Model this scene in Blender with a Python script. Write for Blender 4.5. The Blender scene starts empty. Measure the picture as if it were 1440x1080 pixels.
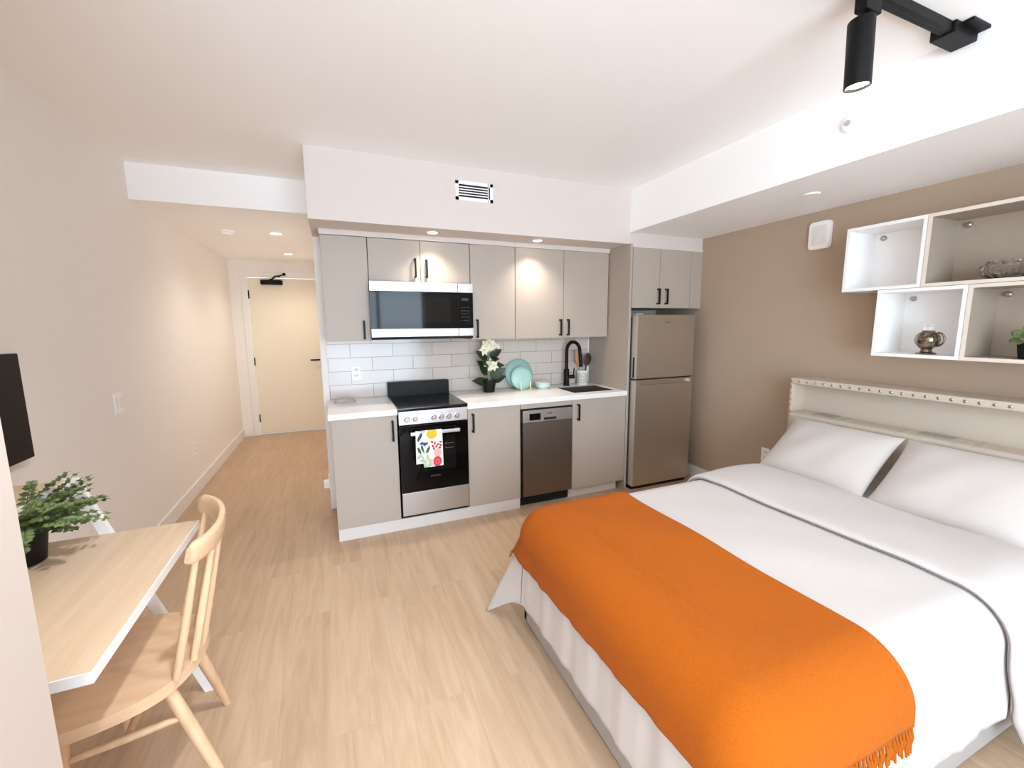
import bpy, bmesh, math, random
from mathutils import Vector, Matrix
random.seed(7)
S = bpy.context.scene
C = S.collection
PI = math.pi
sin, cos = math.sin, math.cos

# ------------------------------------------------------------------ materials
def new_mat(name):
    m = bpy.data.materials.new(name); m.use_nodes = True
    nt = m.node_tree
    return m, nt, nt.nodes['Principled BSDF']

def lin(c):
    def f(v):
        v /= 255.0
        return v / 12.92 if v <= .04045 else ((v + .055) / 1.055) ** 2.4
    return (f(c[0]), f(c[1]), f(c[2]), 1)

def mat(name, rgb, rough=.5, metal=0, bump=0, bscale=200, spec=.5, vary=0, vscale=6, coat=0, sheen=0, stretch=None):
    m, nt, b = new_mat(name)
    b.inputs['Base Color'].default_value = lin(rgb)
    b.inputs['Roughness'].default_value = rough
    b.inputs['Metallic'].default_value = metal
    b.inputs['Specular IOR Level'].default_value = spec
    b.inputs['Coat Weight'].default_value = coat
    b.inputs['Sheen Weight'].default_value = sheen
    if bump or vary:
        tc = nt.nodes.new('ShaderNodeTexCoord')
        mp = nt.nodes.new('ShaderNodeMapping')
        nt.links.new(tc.outputs['Object'], mp.inputs['Vector'])
        if stretch: mp.inputs['Scale'].default_value = stretch
    if bump:
        n = nt.nodes.new('ShaderNodeTexNoise'); n.inputs['Scale'].default_value = bscale; n.inputs['Detail'].default_value = 3
        nt.links.new(mp.outputs['Vector'], n.inputs['Vector'])
        bp = nt.nodes.new('ShaderNodeBump'); bp.inputs['Strength'].default_value = bump; bp.inputs['Distance'].default_value = .002
        nt.links.new(n.outputs['Fac'], bp.inputs['Height']); nt.links.new(bp.outputs['Normal'], b.inputs['Normal'])
    if vary:
        n = nt.nodes.new('ShaderNodeTexNoise'); n.inputs['Scale'].default_value = vscale; n.inputs['Detail'].default_value = 4
        nt.links.new(mp.outputs['Vector'], n.inputs['Vector'])
        r = nt.nodes.new('ShaderNodeValToRGB')
        c = lin(rgb); e = r.color_ramp.elements
        e[0].position = .3; e[1].position = .7
        e[0].color = tuple(max(0, v * (1 - vary)) for v in c[:3]) + (1,)
        e[1].color = tuple(min(1, v * (1 + vary)) for v in c[:3]) + (1,)
        nt.links.new(n.outputs['Fac'], r.inputs['Fac']); nt.links.new(r.outputs['Color'], b.inputs['Base Color'])
    return m

def wood(name, ca, cb, axis='X', scale=1.0, rough=.45):
    m, nt, b = new_mat(name)
    b.inputs['Roughness'].default_value = rough
    tc = nt.nodes.new('ShaderNodeTexCoord'); mp = nt.nodes.new('ShaderNodeMapping')
    s = [22 * scale] * 3; s['XYZ'.index(axis)] = 1.6 * scale
    mp.inputs['Scale'].default_value = s
    nt.links.new(tc.outputs['Object'], mp.inputs['Vector'])
    n = nt.nodes.new('ShaderNodeTexNoise'); n.inputs['Scale'].default_value = 1.6; n.inputs['Detail'].default_value = 7
    n.inputs['Distortion'].default_value = .6
    nt.links.new(mp.outputs['Vector'], n.inputs['Vector'])
    r = nt.nodes.new('ShaderNodeValToRGB'); e = r.color_ramp.elements
    e[0].position = .32; e[1].position = .68; e[0].color = lin(ca); e[1].color = lin(cb)
    nt.links.new(n.outputs['Fac'], r.inputs['Fac']); nt.links.new(r.outputs['Color'], b.inputs['Base Color'])
    bp = nt.nodes.new('ShaderNodeBump'); bp.inputs['Strength'].default_value = .08; bp.inputs['Distance'].default_value = .001
    nt.links.new(n.outputs['Fac'], bp.inputs['Height']); nt.links.new(bp.outputs['Normal'], b.inputs['Normal'])
    return m

def floor_mat():
    m, nt, b = new_mat('oak_plank_floor')
    L = nt.links.new
    tc = nt.nodes.new('ShaderNodeTexCoord'); mp = nt.nodes.new('ShaderNodeMapping')
    mp.inputs['Rotation'].default_value = (0, 0, PI / 2)
    L(tc.outputs['Object'], mp.inputs['Vector'])
    br = nt.nodes.new('ShaderNodeTexBrick')
    br.offset = .37; br.inputs['Scale'].default_value = 1; br.inputs['Brick Width'].default_value = 1.22
    br.inputs['Row Height'].default_value = .18; br.inputs['Mortar Size'].default_value = .0006; br.inputs['Mortar Smooth'].default_value = .3
    br.inputs['Color1'].default_value = (0, 0, 0, 1); br.inputs['Color2'].default_value = (1, 1, 1, 1); br.inputs['Mortar'].default_value = (.2, .2, .2, 1)
    L(mp.outputs['Vector'], br.inputs['Vector'])
    gm = nt.nodes.new('ShaderNodeMapping'); gm.inputs['Scale'].default_value = (17, 1.5, 1)
    L(tc.outputs['Object'], gm.inputs['Vector'])
    ad = nt.nodes.new('ShaderNodeVectorMath'); ad.operation = 'ADD'
    sc = nt.nodes.new('ShaderNodeVectorMath'); sc.operation = 'SCALE'; sc.inputs['Scale'].default_value = 13
    L(br.outputs['Color'], sc.inputs[0]); L(gm.outputs['Vector'], ad.inputs[0]); L(sc.outputs['Vector'], ad.inputs[1])
    n = nt.nodes.new('ShaderNodeTexNoise'); n.inputs['Scale'].default_value = 1.1; n.inputs['Detail'].default_value = 8; n.inputs['Distortion'].default_value = 1.2
    n.inputs['Roughness'].default_value = .62
    L(ad.outputs['Vector'], n.inputs['Vector'])
    r = nt.nodes.new('ShaderNodeValToRGB'); e = r.color_ramp.elements
    e[0].position = .25; e[1].position = .78; e[0].color = lin(FLOOR_A); e[1].color = lin(FLOOR_B)
    L(n.outputs['Fac'], r.inputs['Fac'])
    mx = nt.nodes.new('ShaderNodeMix'); mx.data_type = 'RGBA'; mx.blend_type = 'MULTIPLY'
    t = nt.nodes.new('ShaderNodeValToRGB'); te = t.color_ramp.elements
    te[0].color = (.92, .90, .88, 1); te[1].color = (1, 1, 1, 1)
    L(br.outputs['Color'], t.inputs['Fac'])
    mx.inputs[0].default_value = 1
    L(r.outputs['Color'], mx.inputs[6]); L(t.outputs['Color'], mx.inputs[7])
    mm = nt.nodes.new('ShaderNodeMix'); mm.data_type = 'RGBA'
    mm.inputs[7].default_value = lin((182, 152, 124))
    L(br.outputs['Fac'], mm.inputs[0]); L(mx.outputs[2], mm.inputs[6])
    L(mm.outputs[2], b.inputs['Base Color'])
    b.inputs['Roughness'].default_value = .42; b.inputs['Specular IOR Level'].default_value = .35
    bp = nt.nodes.new('ShaderNodeBump'); bp.inputs['Strength'].default_value = .06; bp.inputs['Distance'].default_value = .001
    L(n.outputs['Fac'], bp.inputs['Height']); L(bp.outputs['Normal'], b.inputs['Normal'])
    return m

def tile_mat():
    m, nt, b = new_mat('white_subway_tile')
    L = nt.links.new
    tc = nt.nodes.new('ShaderNodeTexCoord'); sp = nt.nodes.new('ShaderNodeSeparateXYZ'); cb = nt.nodes.new('ShaderNodeCombineXYZ')
    L(tc.outputs['Object'], sp.inputs[0])
    a1 = nt.nodes.new('ShaderNodeMath'); a1.operation = 'ADD'; a1.inputs[1].default_value = TILE_X
    a2 = nt.nodes.new('ShaderNodeMath'); a2.operation = 'ADD'; a2.inputs[1].default_value = TILE_Z
    L(sp.outputs['X'], a1.inputs[0]); L(sp.outputs['Z'], a2.inputs[0]); L(a1.outputs[0], cb.inputs['X']); L(a2.outputs[0], cb.inputs['Y'])
    br = nt.nodes.new('ShaderNodeTexBrick'); br.offset = .5
    for k, v in (('Scale', 1), ('Brick Width', .332), ('Row Height', .11), ('Mortar Size', .0022), ('Mortar Smooth', .2)):
        br.inputs[k].default_value = v
    br.inputs['Color1'].default_value = lin((208, 197, 187)); br.inputs['Color2'].default_value = lin((201, 190, 180)); br.inputs['Mortar'].default_value = lin((150, 140, 132))
    L(cb.outputs[0], br.inputs['Vector']); L(br.outputs['Color'], b.inputs['Base Color'])
    b.inputs['Roughness'].default_value = .13
    n = nt.nodes.new('ShaderNodeTexNoise'); n.inputs['Scale'].default_value = 9; n.inputs['Detail'].default_value = 1
    L(tc.outputs['Object'], n.inputs['Vector'])
    iv = nt.nodes.new('ShaderNodeMath'); iv.operation = 'MULTIPLY_ADD'; iv.inputs[1].default_value = -1.0
    sc = nt.nodes.new('ShaderNodeMath'); sc.operation = 'MULTIPLY'; sc.inputs[1].default_value = .8
    L(n.outputs['Fac'], sc.inputs[0]); L(br.outputs['Fac'], iv.inputs[0]); L(sc.outputs[0], iv.inputs[2])
    bp = nt.nodes.new('ShaderNodeBump'); bp.inputs['Strength'].default_value = .5; bp.inputs['Distance'].default_value = .003
    L(iv.outputs[0], bp.inputs['Height']); L(bp.outputs['Normal'], b.inputs['Normal'])
    return m

def steel(name, rgb, rough=.3, axis='Z', vary=.06):
    m, nt, b = new_mat(name)
    L = nt.links.new
    b.inputs['Metallic'].default_value = 1; b.inputs['Base Color'].default_value = lin(rgb)
    tc = nt.nodes.new('ShaderNodeTexCoord'); mp = nt.nodes.new('ShaderNodeMapping')
    s = [2, 2, 2]; s['XYZ'.index(axis)] = 320
    mp.inputs['Scale'].default_value = s
    L(tc.outputs['Object'], mp.inputs['Vector'])
    n = nt.nodes.new('ShaderNodeTexNoise'); n.inputs['Scale'].default_value = 1; n.inputs['Detail'].default_value = 2
    L(mp.outputs['Vector'], n.inputs['Vector'])
    mr = nt.nodes.new('ShaderNodeMapRange'); mr.inputs['To Min'].default_value = rough - vary; mr.inputs['To Max'].default_value = rough + vary
    L(n.outputs['Fac'], mr.inputs['Value']); L(mr.outputs['Result'], b.inputs['Roughness'])
    bp = nt.nodes.new('ShaderNodeBump'); bp.inputs['Strength'].default_value = .03; bp.inputs['Distance'].default_value = .001
    L(n.outputs['Fac'], bp.inputs['Height']); L(bp.outputs['Normal'], b.inputs['Normal'])
    return m

def emis(name, rgb, s):
    m, nt, b = new_mat(name)
    b.inputs['Base Color'].default_value = (.8, .8, .8, 1)
    b.inputs['Emission Color'].default_value = lin(rgb); b.inputs['Emission Strength'].default_value = s
    return m

def glass(name, rgb=(255, 255, 255), rough=.02, ior=1.45):
    m, nt, b = new_mat(name)
    b.inputs['Base Color'].default_value = lin(rgb); b.inputs['Transmission Weight'].default_value = 1
    b.inputs['Roughness'].default_value = rough; b.inputs['IOR'].default_value = ior
    return m

def pane_mat():
    m = bpy.data.materials.new('window_glass'); m.use_nodes = True
    nt = m.node_tree; nt.nodes.clear()
    o = nt.nodes.new('ShaderNodeOutputMaterial'); t = nt.nodes.new('ShaderNodeBsdfTransparent'); g = nt.nodes.new('ShaderNodeBsdfGlossy')
    g.inputs['Roughness'].default_value = .02
    mx = nt.nodes.new('ShaderNodeMixShader'); mx.inputs[0].default_value = .06
    nt.links.new(t.outputs[0], mx.inputs[1]); nt.links.new(g.outputs[0], mx.inputs[2]); nt.links.new(mx.outputs[0], o.inputs[0])
    return m

FLOOR_A, FLOOR_B = (178, 148, 118), (204, 177, 149)
TILE_X, TILE_Z = 1.0345 + .332 * 5, -.334 + .11 * 21
M = {}
M['wall'] = mat('warm_white_wall_paint', (240, 235, 230), .85, bump=.05, bscale=350)
M['ceil'] = mat('white_ceiling_paint', (251, 250, 249), .9)
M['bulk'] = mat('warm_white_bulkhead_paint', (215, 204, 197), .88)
M['taupe'] = mat('taupe_wall_paint', (178, 157, 136), .85, bump=.05, bscale=350)
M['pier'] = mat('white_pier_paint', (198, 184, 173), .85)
M['trim'] = mat('white_trim_paint', (238, 234, 229), .45)
M['door'] = mat('cream_door_paint', (236, 226, 206), .5)
M['floor'] = floor_mat()
M['tile'] = tile_mat()
M['cab'] = mat('greige_cabinet_laminate', (176, 163, 150), .48, bump=.02, bscale=400)
M['cabin'] = mat('cabinet_carcass', (190, 180, 170), .6)
M['kick'] = mat('plinth_laminate', (214, 207, 202), .5)
M['quartz'] = mat('white_quartz', (240, 237, 234), .28, vary=.03, vscale=5)
M['black'] = mat('matte_black_metal', (13, 12, 12), .5, spec=.22)
M['blackplastic'] = mat('black_plastic', (18, 17, 16), .5, spec=.25)
M['gap'] = mat('dark_recess', (18, 16, 15), .8)
M['blackglass'] = mat('black_glass', (7, 7, 8), .05, spec=.22)
M['ovenglass'] = mat('oven_window_glass', (20, 18, 16), .05, spec=.24)
M['cooktop'] = mat('ceramic_cooktop', (14, 14, 15), .12)
M['burner'] = mat('burner_print', (48, 47, 46), .2)
M['steel'] = steel('brushed_steel', (196, 191, 187), .38, 'Z')
M['steelh'] = steel('brushed_steel_bright', (192, 189, 186), .40, 'Z')
M['steeld'] = steel('fridge_steel', (202, 194, 182), .42, 'X')
M['steeldw'] = steel('dishwasher_steel', (126, 116, 106), .44, 'X')
M['steelside'] = mat('fridge_side_grey', (148, 139, 130), .4, metal=.6)
M['basin'] = mat('satin_sink_steel', (128, 122, 116), .38, metal=.9)
M['chrome'] = mat('chrome', (225, 222, 218), .12, metal=1)
M['knob'] = mat('satin_knob_metal', (190, 186, 182), .25, metal=1)
M['whiteplastic'] = mat('white_plastic', (251, 249, 247), .4)
M['slot'] = mat('socket_slot', (60, 56, 54), .6)
M['edgegrey'] = mat('satin_grey_edge', (186, 178, 168), .45)
M['greyplastic'] = mat('grey_plastic', (160, 152, 146), .5)
M['white'] = mat('white_melamine', (240, 238, 236), .4)
M['beige'] = mat('pale_beige_melamine', (166, 150, 134), .45)
M['edge'] = mat('pale_edge_band', (218, 206, 194), .45)
M['bracket'] = mat('nickel_bracket', (170, 165, 160), .35, metal=.8)
M['duvet'] = mat('white_cotton', (195, 187, 182), .9, bump=.08, bscale=900, sheen=.2)
M['pillow'] = mat('white_pillow_cotton', (199, 190, 183), .9, bump=.1, bscale=700, sheen=.2)
M['piping'] = mat('grey_piping', (112, 104, 100), .8)
M['orange'] = mat('orange_wool', (170, 87, 19), .95, spec=.1, bump=.9, bscale=300, sheen=.03, vary=.10, vscale=260)
M['uphol'] = mat('cream_leatherette', (197, 184, 168), .5, bump=.12, bscale=500)
M['frame'] = mat('bed_frame_upholstery', (166, 160, 155), .55, bump=.12, bscale=500)
M['seam'] = mat('cushion_seam_thread', (150, 138, 124), .8)
M['nail'] = mat('brass_nail', (190, 172, 146), .28, metal=1)
M['desk'] = wood('pale_ash_top', (212, 184, 152), (222, 197, 167), 'Y', .8)
M['chairw'] = wood('natural_beech', (214, 178, 142), (222, 188, 153), 'X', 1.0)
M['spin'] = wood('natural_beech_turned', (210, 172, 134), (222, 188, 152), 'Z', 1.0)
M['fern'] = mat('fern_green', (104, 120, 70), .6, vary=.35, vscale=40)
M['fern2'] = mat('fern_dark_green', (74, 92, 54), .6, vary=.3, vscale=40)
M['leaf'] = mat('dark_waxy_leaf', (38, 52, 30), .4, vary=.3, vscale=30)
M['petal'] = mat('ivory_petal', (238, 232, 206), .7)
M['bud'] = mat('yellow_green_centre', (206, 200, 120), .7)
M['stem'] = mat('pale_green_stem', (128, 132, 92), .6)
M['soil'] = mat('dark_soil', (46, 38, 30), .95)
M['teal'] = mat('pale_teal_glaze', (172, 212, 200), .3)
M['teald'] = mat('muted_teal_glaze', (150, 188, 178), .35)
M['bowl'] = mat('ice_blue_glaze', (216, 230, 227), .3)
M['gold'] = mat('pale_gold_wire', (236, 226, 180), .3, metal=.4)
M['crock'] = mat('white_crock_glaze', (238, 234, 228), .35)
M['bamboo'] = wood('bamboo', (196, 142, 84), (214, 164, 106), 'Z')
M['darkwood'] = mat('dark_spoon_wood', (58, 36, 26), .5)
M['mercury'] = mat('mercury_glass', (138, 122, 106), .1, metal=.9, vary=.75, vscale=46)
M['clear'] = glass('clear_glass')
M['film'] = mat('crumpled_plastic_film', (236, 234, 232), .15, spec=.8)
M['film'].node_tree.nodes['Principled BSDF'].inputs['Transmission Weight'].default_value = .45
M['lamp'] = emis('lamp_glow', (255, 240, 222), 14)
M['pane'] = pane_mat()
M['screen'] = mat('tv_screen', (8, 7, 7), .3, spec=.15)
for i, c in enumerate([(240, 238, 238), (226, 186, 52), (62, 72, 112), (78, 94, 66), (172, 196, 158), (176, 52, 60), (222, 86, 100), (238, 176, 170), (150, 190, 226), (60, 56, 60)]):
    M['t%d' % i] = mat('printed_cotton_%s' % ['white', 'yellow', 'navy', 'olive', 'sage', 'maroon', 'rose', 'pink', 'sky', 'charcoal'][i], c, .9)

# ------------------------------------------------------------------ geometry
LOC = {}
class MB:
    def __init__(s): s.bm = bmesh.new(); s.mi = 0; s.wn = False
    def _tag(s, faces):
        for f in faces: f.material_index = s.mi
    def box(s, x0, x1, y0, y1, z0, z1, bev=0, seg=2, mtx=None):
        nf = set(s.bm.faces)
        r = bmesh.ops.create_cube(s.bm, size=1)
        vs = r['verts']
        for v in vs:
            v.co = Vector(((x0 + x1) / 2 + v.co.x * (x1 - x0), (y0 + y1) / 2 + v.co.y * (y1 - y0), (z0 + z1) / 2 + v.co.z * (z1 - z0)))
        if mtx is not None:
            for v in vs: v.co = mtx @ v.co
        if bev:
            s.wn = True
            es = list({e for v in vs for e in v.link_edges})
            bmesh.ops.bevel(s.bm, geom=es, offset=bev, segments=seg, profile=.5, affect='EDGES')
        s._tag([f for f in s.bm.faces if f not in nf]); return s
    def ring_loft(s, rings, cap=True, close=False):
        vr = [[s.bm.verts.new(p) for p in r] for r in rings]
        fs = []
        n = len(vr[0])
        for a, b in zip(vr, vr[1:]):
            for i in range(n):
                j = (i + 1) % n
                try: fs.append(s.bm.faces.new((a[i], a[j], b[j], b[i])))
                except ValueError: pass
        if close:
            a, b = vr[-1], vr[0]
            for i in range(n):
                j = (i + 1) % n; fs.append(s.bm.faces.new((a[i], a[j], b[j], b[i])))
        elif cap:
            fs.append(s.bm.faces.new(list(reversed(vr[0])))); fs.append(s.bm.faces.new(vr[-1]))
        s._tag(fs); return s
    def tube(s, pts, rad, seg=12, cap=True):
        pts = [Vector(p) for p in pts]
        if not isinstance(rad, (list, tuple)): rad = [rad] * len(pts)
        rings = []; up = None
        for i, p in enumerate(pts):
            t = (pts[min(i + 1, len(pts) - 1)] - pts[max(i - 1, 0)]).normalized()
            if up is None:
                up = Vector((0, 0, 1)) if abs(t.z) < .9 else Vector((1, 0, 0))
            u = (up - t * up.dot(t)).normalized(); w = t.cross(u); up = u
            rings.append([p + (u * cos(2 * PI * k / seg) + w * sin(2 * PI * k / seg)) * rad[i] for k in range(seg)])
        return s.ring_loft(rings, cap)
    def lathe(s, c, prof, seg=32, axis='z', mtx=None):
        rings = []
        for r, h in prof:
            ring = []
            for k in range(seg):
                a = 2 * PI * k / seg
                q = {'z': (r * cos(a), r * sin(a), h), 'y': (r * cos(a), h, -r * sin(a)), 'x': (h, r * cos(a), r * sin(a))}[axis]
                q = Vector(q)
                if mtx is not None: q = mtx @ q
                ring.append(q + Vector(c))
            rings.append(ring)
        return s.ring_loft(rings, True)
    def prism(s, poly, z0, z1, bev=0):
        nf = set(s.bm.faces)
        a = [s.bm.verts.new((x, y, z0)) for x, y in poly]; b = [s.bm.verts.new((x, y, z1)) for x, y in poly]
        n = len(poly); s.bm.faces.new(list(reversed(a))); top = s.bm.faces.new(b)
        for i in range(n): s.bm.faces.new((a[i], a[(i + 1) % n], b[(i + 1) % n], b[i]))
        if bev:
            bmesh.ops.bevel(s.bm, geom=list(top.edges), offset=bev, segments=2, affect='EDGES')
        s._tag([f for f in s.bm.faces if f not in nf]); return s
    def grid(s, fn, us, vs, mi=None, closed=False):
        V = [[s.bm.verts.new(fn(u, v)) for v in vs] for u in us]
        for i in range(len(us) - 1):
            for j in range(len(vs) - 1):
                f = s.bm.faces.new((V[i][j], V[i + 1][j], V[i + 1][j + 1], V[i][j + 1]))
                f.material_index = mi((us[i] + us[i + 1]) / 2, (vs[j] + vs[j + 1]) / 2) if mi else s.mi
        return s
    def ico(s, c, r, sub=2, sc=(1, 1, 1)):
        nf = set(s.bm.faces)
        q = bmesh.ops.create_icosphere(s.bm, subdivisions=sub, radius=r)
        for v in q['verts']: v.co = Vector((v.co.x * sc[0], v.co.y * sc[1], v.co.z * sc[2])) + Vector(c)
        s._tag([f for f in s.bm.faces if f not in nf]); return s
    def build(s, name, material, parent=None, smooth=True, angle=38, recalc=True):
        bm = s.bm
        if recalc: bmesh.ops.recalc_face_normals(bm, faces=bm.faces)
        if parent is not None: o = LOC[parent.name]
        else:
            xs = [v.co.x for v in bm.verts]; ys = [v.co.y for v in bm.verts]; zs = [v.co.z for v in bm.verts]
            o = Vector(((min(xs) + max(xs)) / 2, (min(ys) + max(ys)) / 2, min(zs)))
        for v in bm.verts: v.co -= o
        me = bpy.data.meshes.new(name); bm.to_mesh(me); bm.free()
        for mm in (material if isinstance(material, list) else [material]): me.materials.append(mm)
        if smooth:
            me.polygons.foreach_set('use_smooth', [True] * len(me.polygons))
            me.set_sharp_from_angle(angle=math.radians(angle))
        ob = bpy.data.objects.new(name, me); C.objects.link(ob)
        if smooth and s.wn:
            wm = ob.modifiers.new('weighted_normal', 'WEIGHTED_NORMAL'); wm.keep_sharp = True; wm.weight = 90
        if parent is not None: ob.parent = parent; LOC[ob.name] = o
        else: ob.location = o; LOC[ob.name] = o.copy()
        return ob

def thing(name, label, cat, loc, group=None):
    o = bpy.data.objects.new(name, None); C.objects.link(o); o.location = loc; o.empty_display_size = .05
    LOC[o.name] = Vector(loc); o['label'] = label; o['category'] = cat
    if group: o['group'] = group
    return o
def tag(o, label, cat, group=None):
    o['label'] = label; o['category'] = cat
    if group: o['group'] = group
    return o
def struct(o): o['kind'] = 'structure'; return o
def bx(name, m, parent, *b, bev=0, seg=2): return MB().box(*b, bev=bev, seg=seg).build(name, m, parent)

def dup(root, delta, label=None, group=None):
    r = root.copy(); C.objects.link(r); r.location = root.location + Vector(delta)
    LOC[r.name] = r.location.copy()
    if label: r['label'] = label
    if group: r['group'] = group
    for ch in list(root.children):
        c = ch.copy(); C.objects.link(c); c.parent = r
        for g in list(ch.children):
            d = g.copy(); C.objects.link(d); d.parent = c
    return r

# ------------------------------------------------------------------ room
XL, XR, YR, YD, H = -1.25, 3.185, -2.1, 6.663, 2.615
YW, YK, ZK, ZS, XS, ZH, YH = 3.65, 3.06, 2.176, 2.272, 2.365, 2.373, 3.80
XP = -.118
struct(bx('floor', M['floor'], None, XL - .1, XR + .1, YR - .1, YD + .1, -.1, 0))
struct(bx('ceiling', M['ceil'], None, XL - .1, XR + .1, YR - .1, YD + .1, H, H + .1))
struct(bx('wall_left', M['wall'], None, XL - .1, XL, YR - .1, YD + .1, 0, H))
struct(bx('wall_right', M['taupe'], None, XR, XR + .1, YR - .1, YW + .1, 0, H))
struct(bx('wall_kitchen', M['wall'], None, XP, XR + .1, YW, YW + .1, 0, H))
struct(bx('wall_hall', M['wall'], None, XP, XP + .1, YW + .1, YD, 0, H))
struct(bx('wall_pier', M['pier'], None, XL, -.5, .45, .919, 0, H))
m = MB(); dx0, dx1, dz = -1.057, -.15, 2.168
m.box(XL, dx0, YD, YD + .12, 0, H).box(dx1, XP + .02, YD, YD + .12, 0, H).box(dx0, dx1, YD, YD + .12, dz, H)
struct(m.build('wall_entry', M['wall'], None))
# rear wall with the window behind the camera
wx0, wx1, wz0, wz1 = -1.0, 1.68, .10, 2.54
m = MB(); m.box(XL, wx0, YR - .12, YR, 0, H).box(wx1, XR, YR - .12, YR, 0, H).box(wx0, wx1, YR - .12, YR, 0, wz0).box(wx0, wx1, YR - .12, YR, wz1, H)
struct(m.build('wall_rear', M['wall'], None))
m = MB(); f = .05
m.box(wx0, wx1, YR - .09, YR - .03, wz0, wz0 + f).box(wx0, wx1, YR - .09, YR - .03, wz1 - f, wz1)
for x in (wx0, wx0 + .88, wx0 + 1.76, wx1 - f): m.box(x, x + f, YR - .09, YR - .03, wz0, wz1)
w1 = struct(m.build('window_1', M['trim'], None))
bx('pane', M['pane'], w1, wx0, wx1, YR - .064, YR - .058, wz0, wz1)
# dropped ceilings / bulkheads
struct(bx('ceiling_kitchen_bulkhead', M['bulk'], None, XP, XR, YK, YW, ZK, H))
struct(bx('ceiling_side_bulkhead', M['ceil'], None, XS, XR, YR, YK, ZS, H))
struct(bx('ceiling_hall', M['ceil'], None, XL, XP, YH, YD, ZH, H))
# skirting
struct(bx('baseboard_left', M['trim'], None, XL, XL + .014, .919, YD, 0, .115, bev=.003))
struct(bx('baseboard_entry', M['trim'], None, XL + .014, -1.125, YD - .014, YD, 0, .115, bev=.003))
struct(bx('baseboard_right', M['trim'], None, XR - .014, XR, 1.99, YW, 0, .115, bev=.003))
m = MB(); m.box(-1.12, dx0 + .012, YD - .016, YD + .1, 0, dz - .012, bev=.003).box(dx1 - .012, XP, YD - .016, YD + .1, 0, dz - .012, bev=.003).box(-1.12, XP, YD - .016, YD + .1, dz - .012, dz + .06, bev=.003)
struct(m.build('trim_1', M['trim'], None))
# entry door
d = struct(bx('door_1', M['door'], None, dx0 + .016, dx1 - .016, YD + .004, YD + .05, .014, dz - .016, bev=.002))
for z in (1.93, 1.03, .24):
    MB().tube([(dx0 + .014, YD - .004, z - .055), (dx0 + .014, YD - .004, z + .055)], .011, 10).build('hinge', M['black'], d)
hd = MB(); hd.box(-.262, -.222, YD - .004, YD + .004, .93, 1.06, bev=.002); hd.build('lock_plate', M['trim'], d)
MB().tube([(-.235, YD, 1.028), (-.235, YD - .05, 1.028), (-.24, YD - .055, 1.028), (-.35, YD - .055, 1.028)], .011, 10).build('handle', M['black'], d)
cl = bx('door_closer', M['black'], d, -.885, -.625, YD - .055, YD + .004, 2.062, 2.125, bev=.008)
MB().lathe((-.757, YD - .075, 2.10), [(.001, -.02), (.034, -.02), (.036, .0), (.036, .02), (.001, .02)], 20, 'y').build('spindle_cap', M['black'], cl)
MB().tube([(-.757, YD - .085, 2.118), (-.70, YD - .11, 2.165), (-.655, YD - .10, 2.17)], .012, 8).tube([(-.655, YD - .10, 2.17), (-.60, YD - .02, 2.205)], .009, 8).ico((-.655, YD - .1, 2.17), .016, 2).ico((-.60, YD - .02, 2.205), .022, 2).build('arm', M['black'], cl)
struct(bx('trim_2', M['steelh'], None, dx0 + .02, dx1 - .02, YD - .02, YD + .06, 0, .010))
# tiled splashback
struct(bx('wall_backsplash', M['tile'], None, XP + .045, 2.34, YW - .008, YW, .914, 1.46))

# ------------------------------------------------------------------ kitchen
YB, YC = 3.018, 3.035       # worktop front, carcass door front
def pull(parent, x, y, z0, z1, r=.0065, out=.032):
    m = MB(); yy = y - out
    m.box(x - r, x + r, yy - r, yy + r, z0, z1, bev=.0015).box(x - r, x + r, yy + r, y + .002, z0, z0 + .013, bev=.001).box(x - r, x + r, yy + r, y + .002, z1 - .013, z1, bev=.001)
    return m.build('handle', M['black'], parent)
def cab(name, label, x0, x1, yf, yb, z0, z1, doors, group=None, cat='cabinet'):
    t = thing(name, label, cat, ((x0 + x1) / 2, (yf + yb) / 2, z0), group)
    bx('body', M['cabin'], t, x0 + .001, x1 - .001, yf + .021, yb, z0, .685 if 'sink base' in label else z1)
    for a, b, hx, h0, h1 in doors:
        dd = bx('door', M['cab'], t, a + .0018, b - .0018, yf, yf + .019, z0 + .001, z1 - .001, bev=.0012)
        pull(dd, hx, yf, h0, h1)
    return t
cab('base_cabinet', 'greige base cabinet at the left end of the kitchen run, left of the range', -.066, .368, YC, YW, .088, .874, [(-.066, .368, .334, .69, .836)])
cab('base_cabinet', 'greige base cabinet between the range and the dishwasher', .888, 1.326, YC, YW, .088, .874, [(.888, 1.326, .926, .69, .834)])
cab('base_cabinet', 'greige sink base cabinet between the dishwasher and the refrigerator panel', 1.806, 2.352, YC, YW, .088, .874, [(1.806, 2.352, 1.856, .695, .835)])
tag(bx('plinth', M['kick'], None, -.062, 1.322, YC + .006, YC + .022, 0, .087), 'long pale toe kick board under the left cabinet, range and middle cabinet', 'plinth')
tag(bx('plinth', M['kick'], None, 1.80, 2.30, YC + .045, YC + .06, 0, .087), 'short recessed toe kick board under the sink cabinet', 'plinth')
tag(bx('filler_panel', M['cab'], None, 1.328, 1.804, YC, YC + .019, .832, .873, bev=.001), 'narrow greige filler strip above the dishwasher', 'panel')
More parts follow.
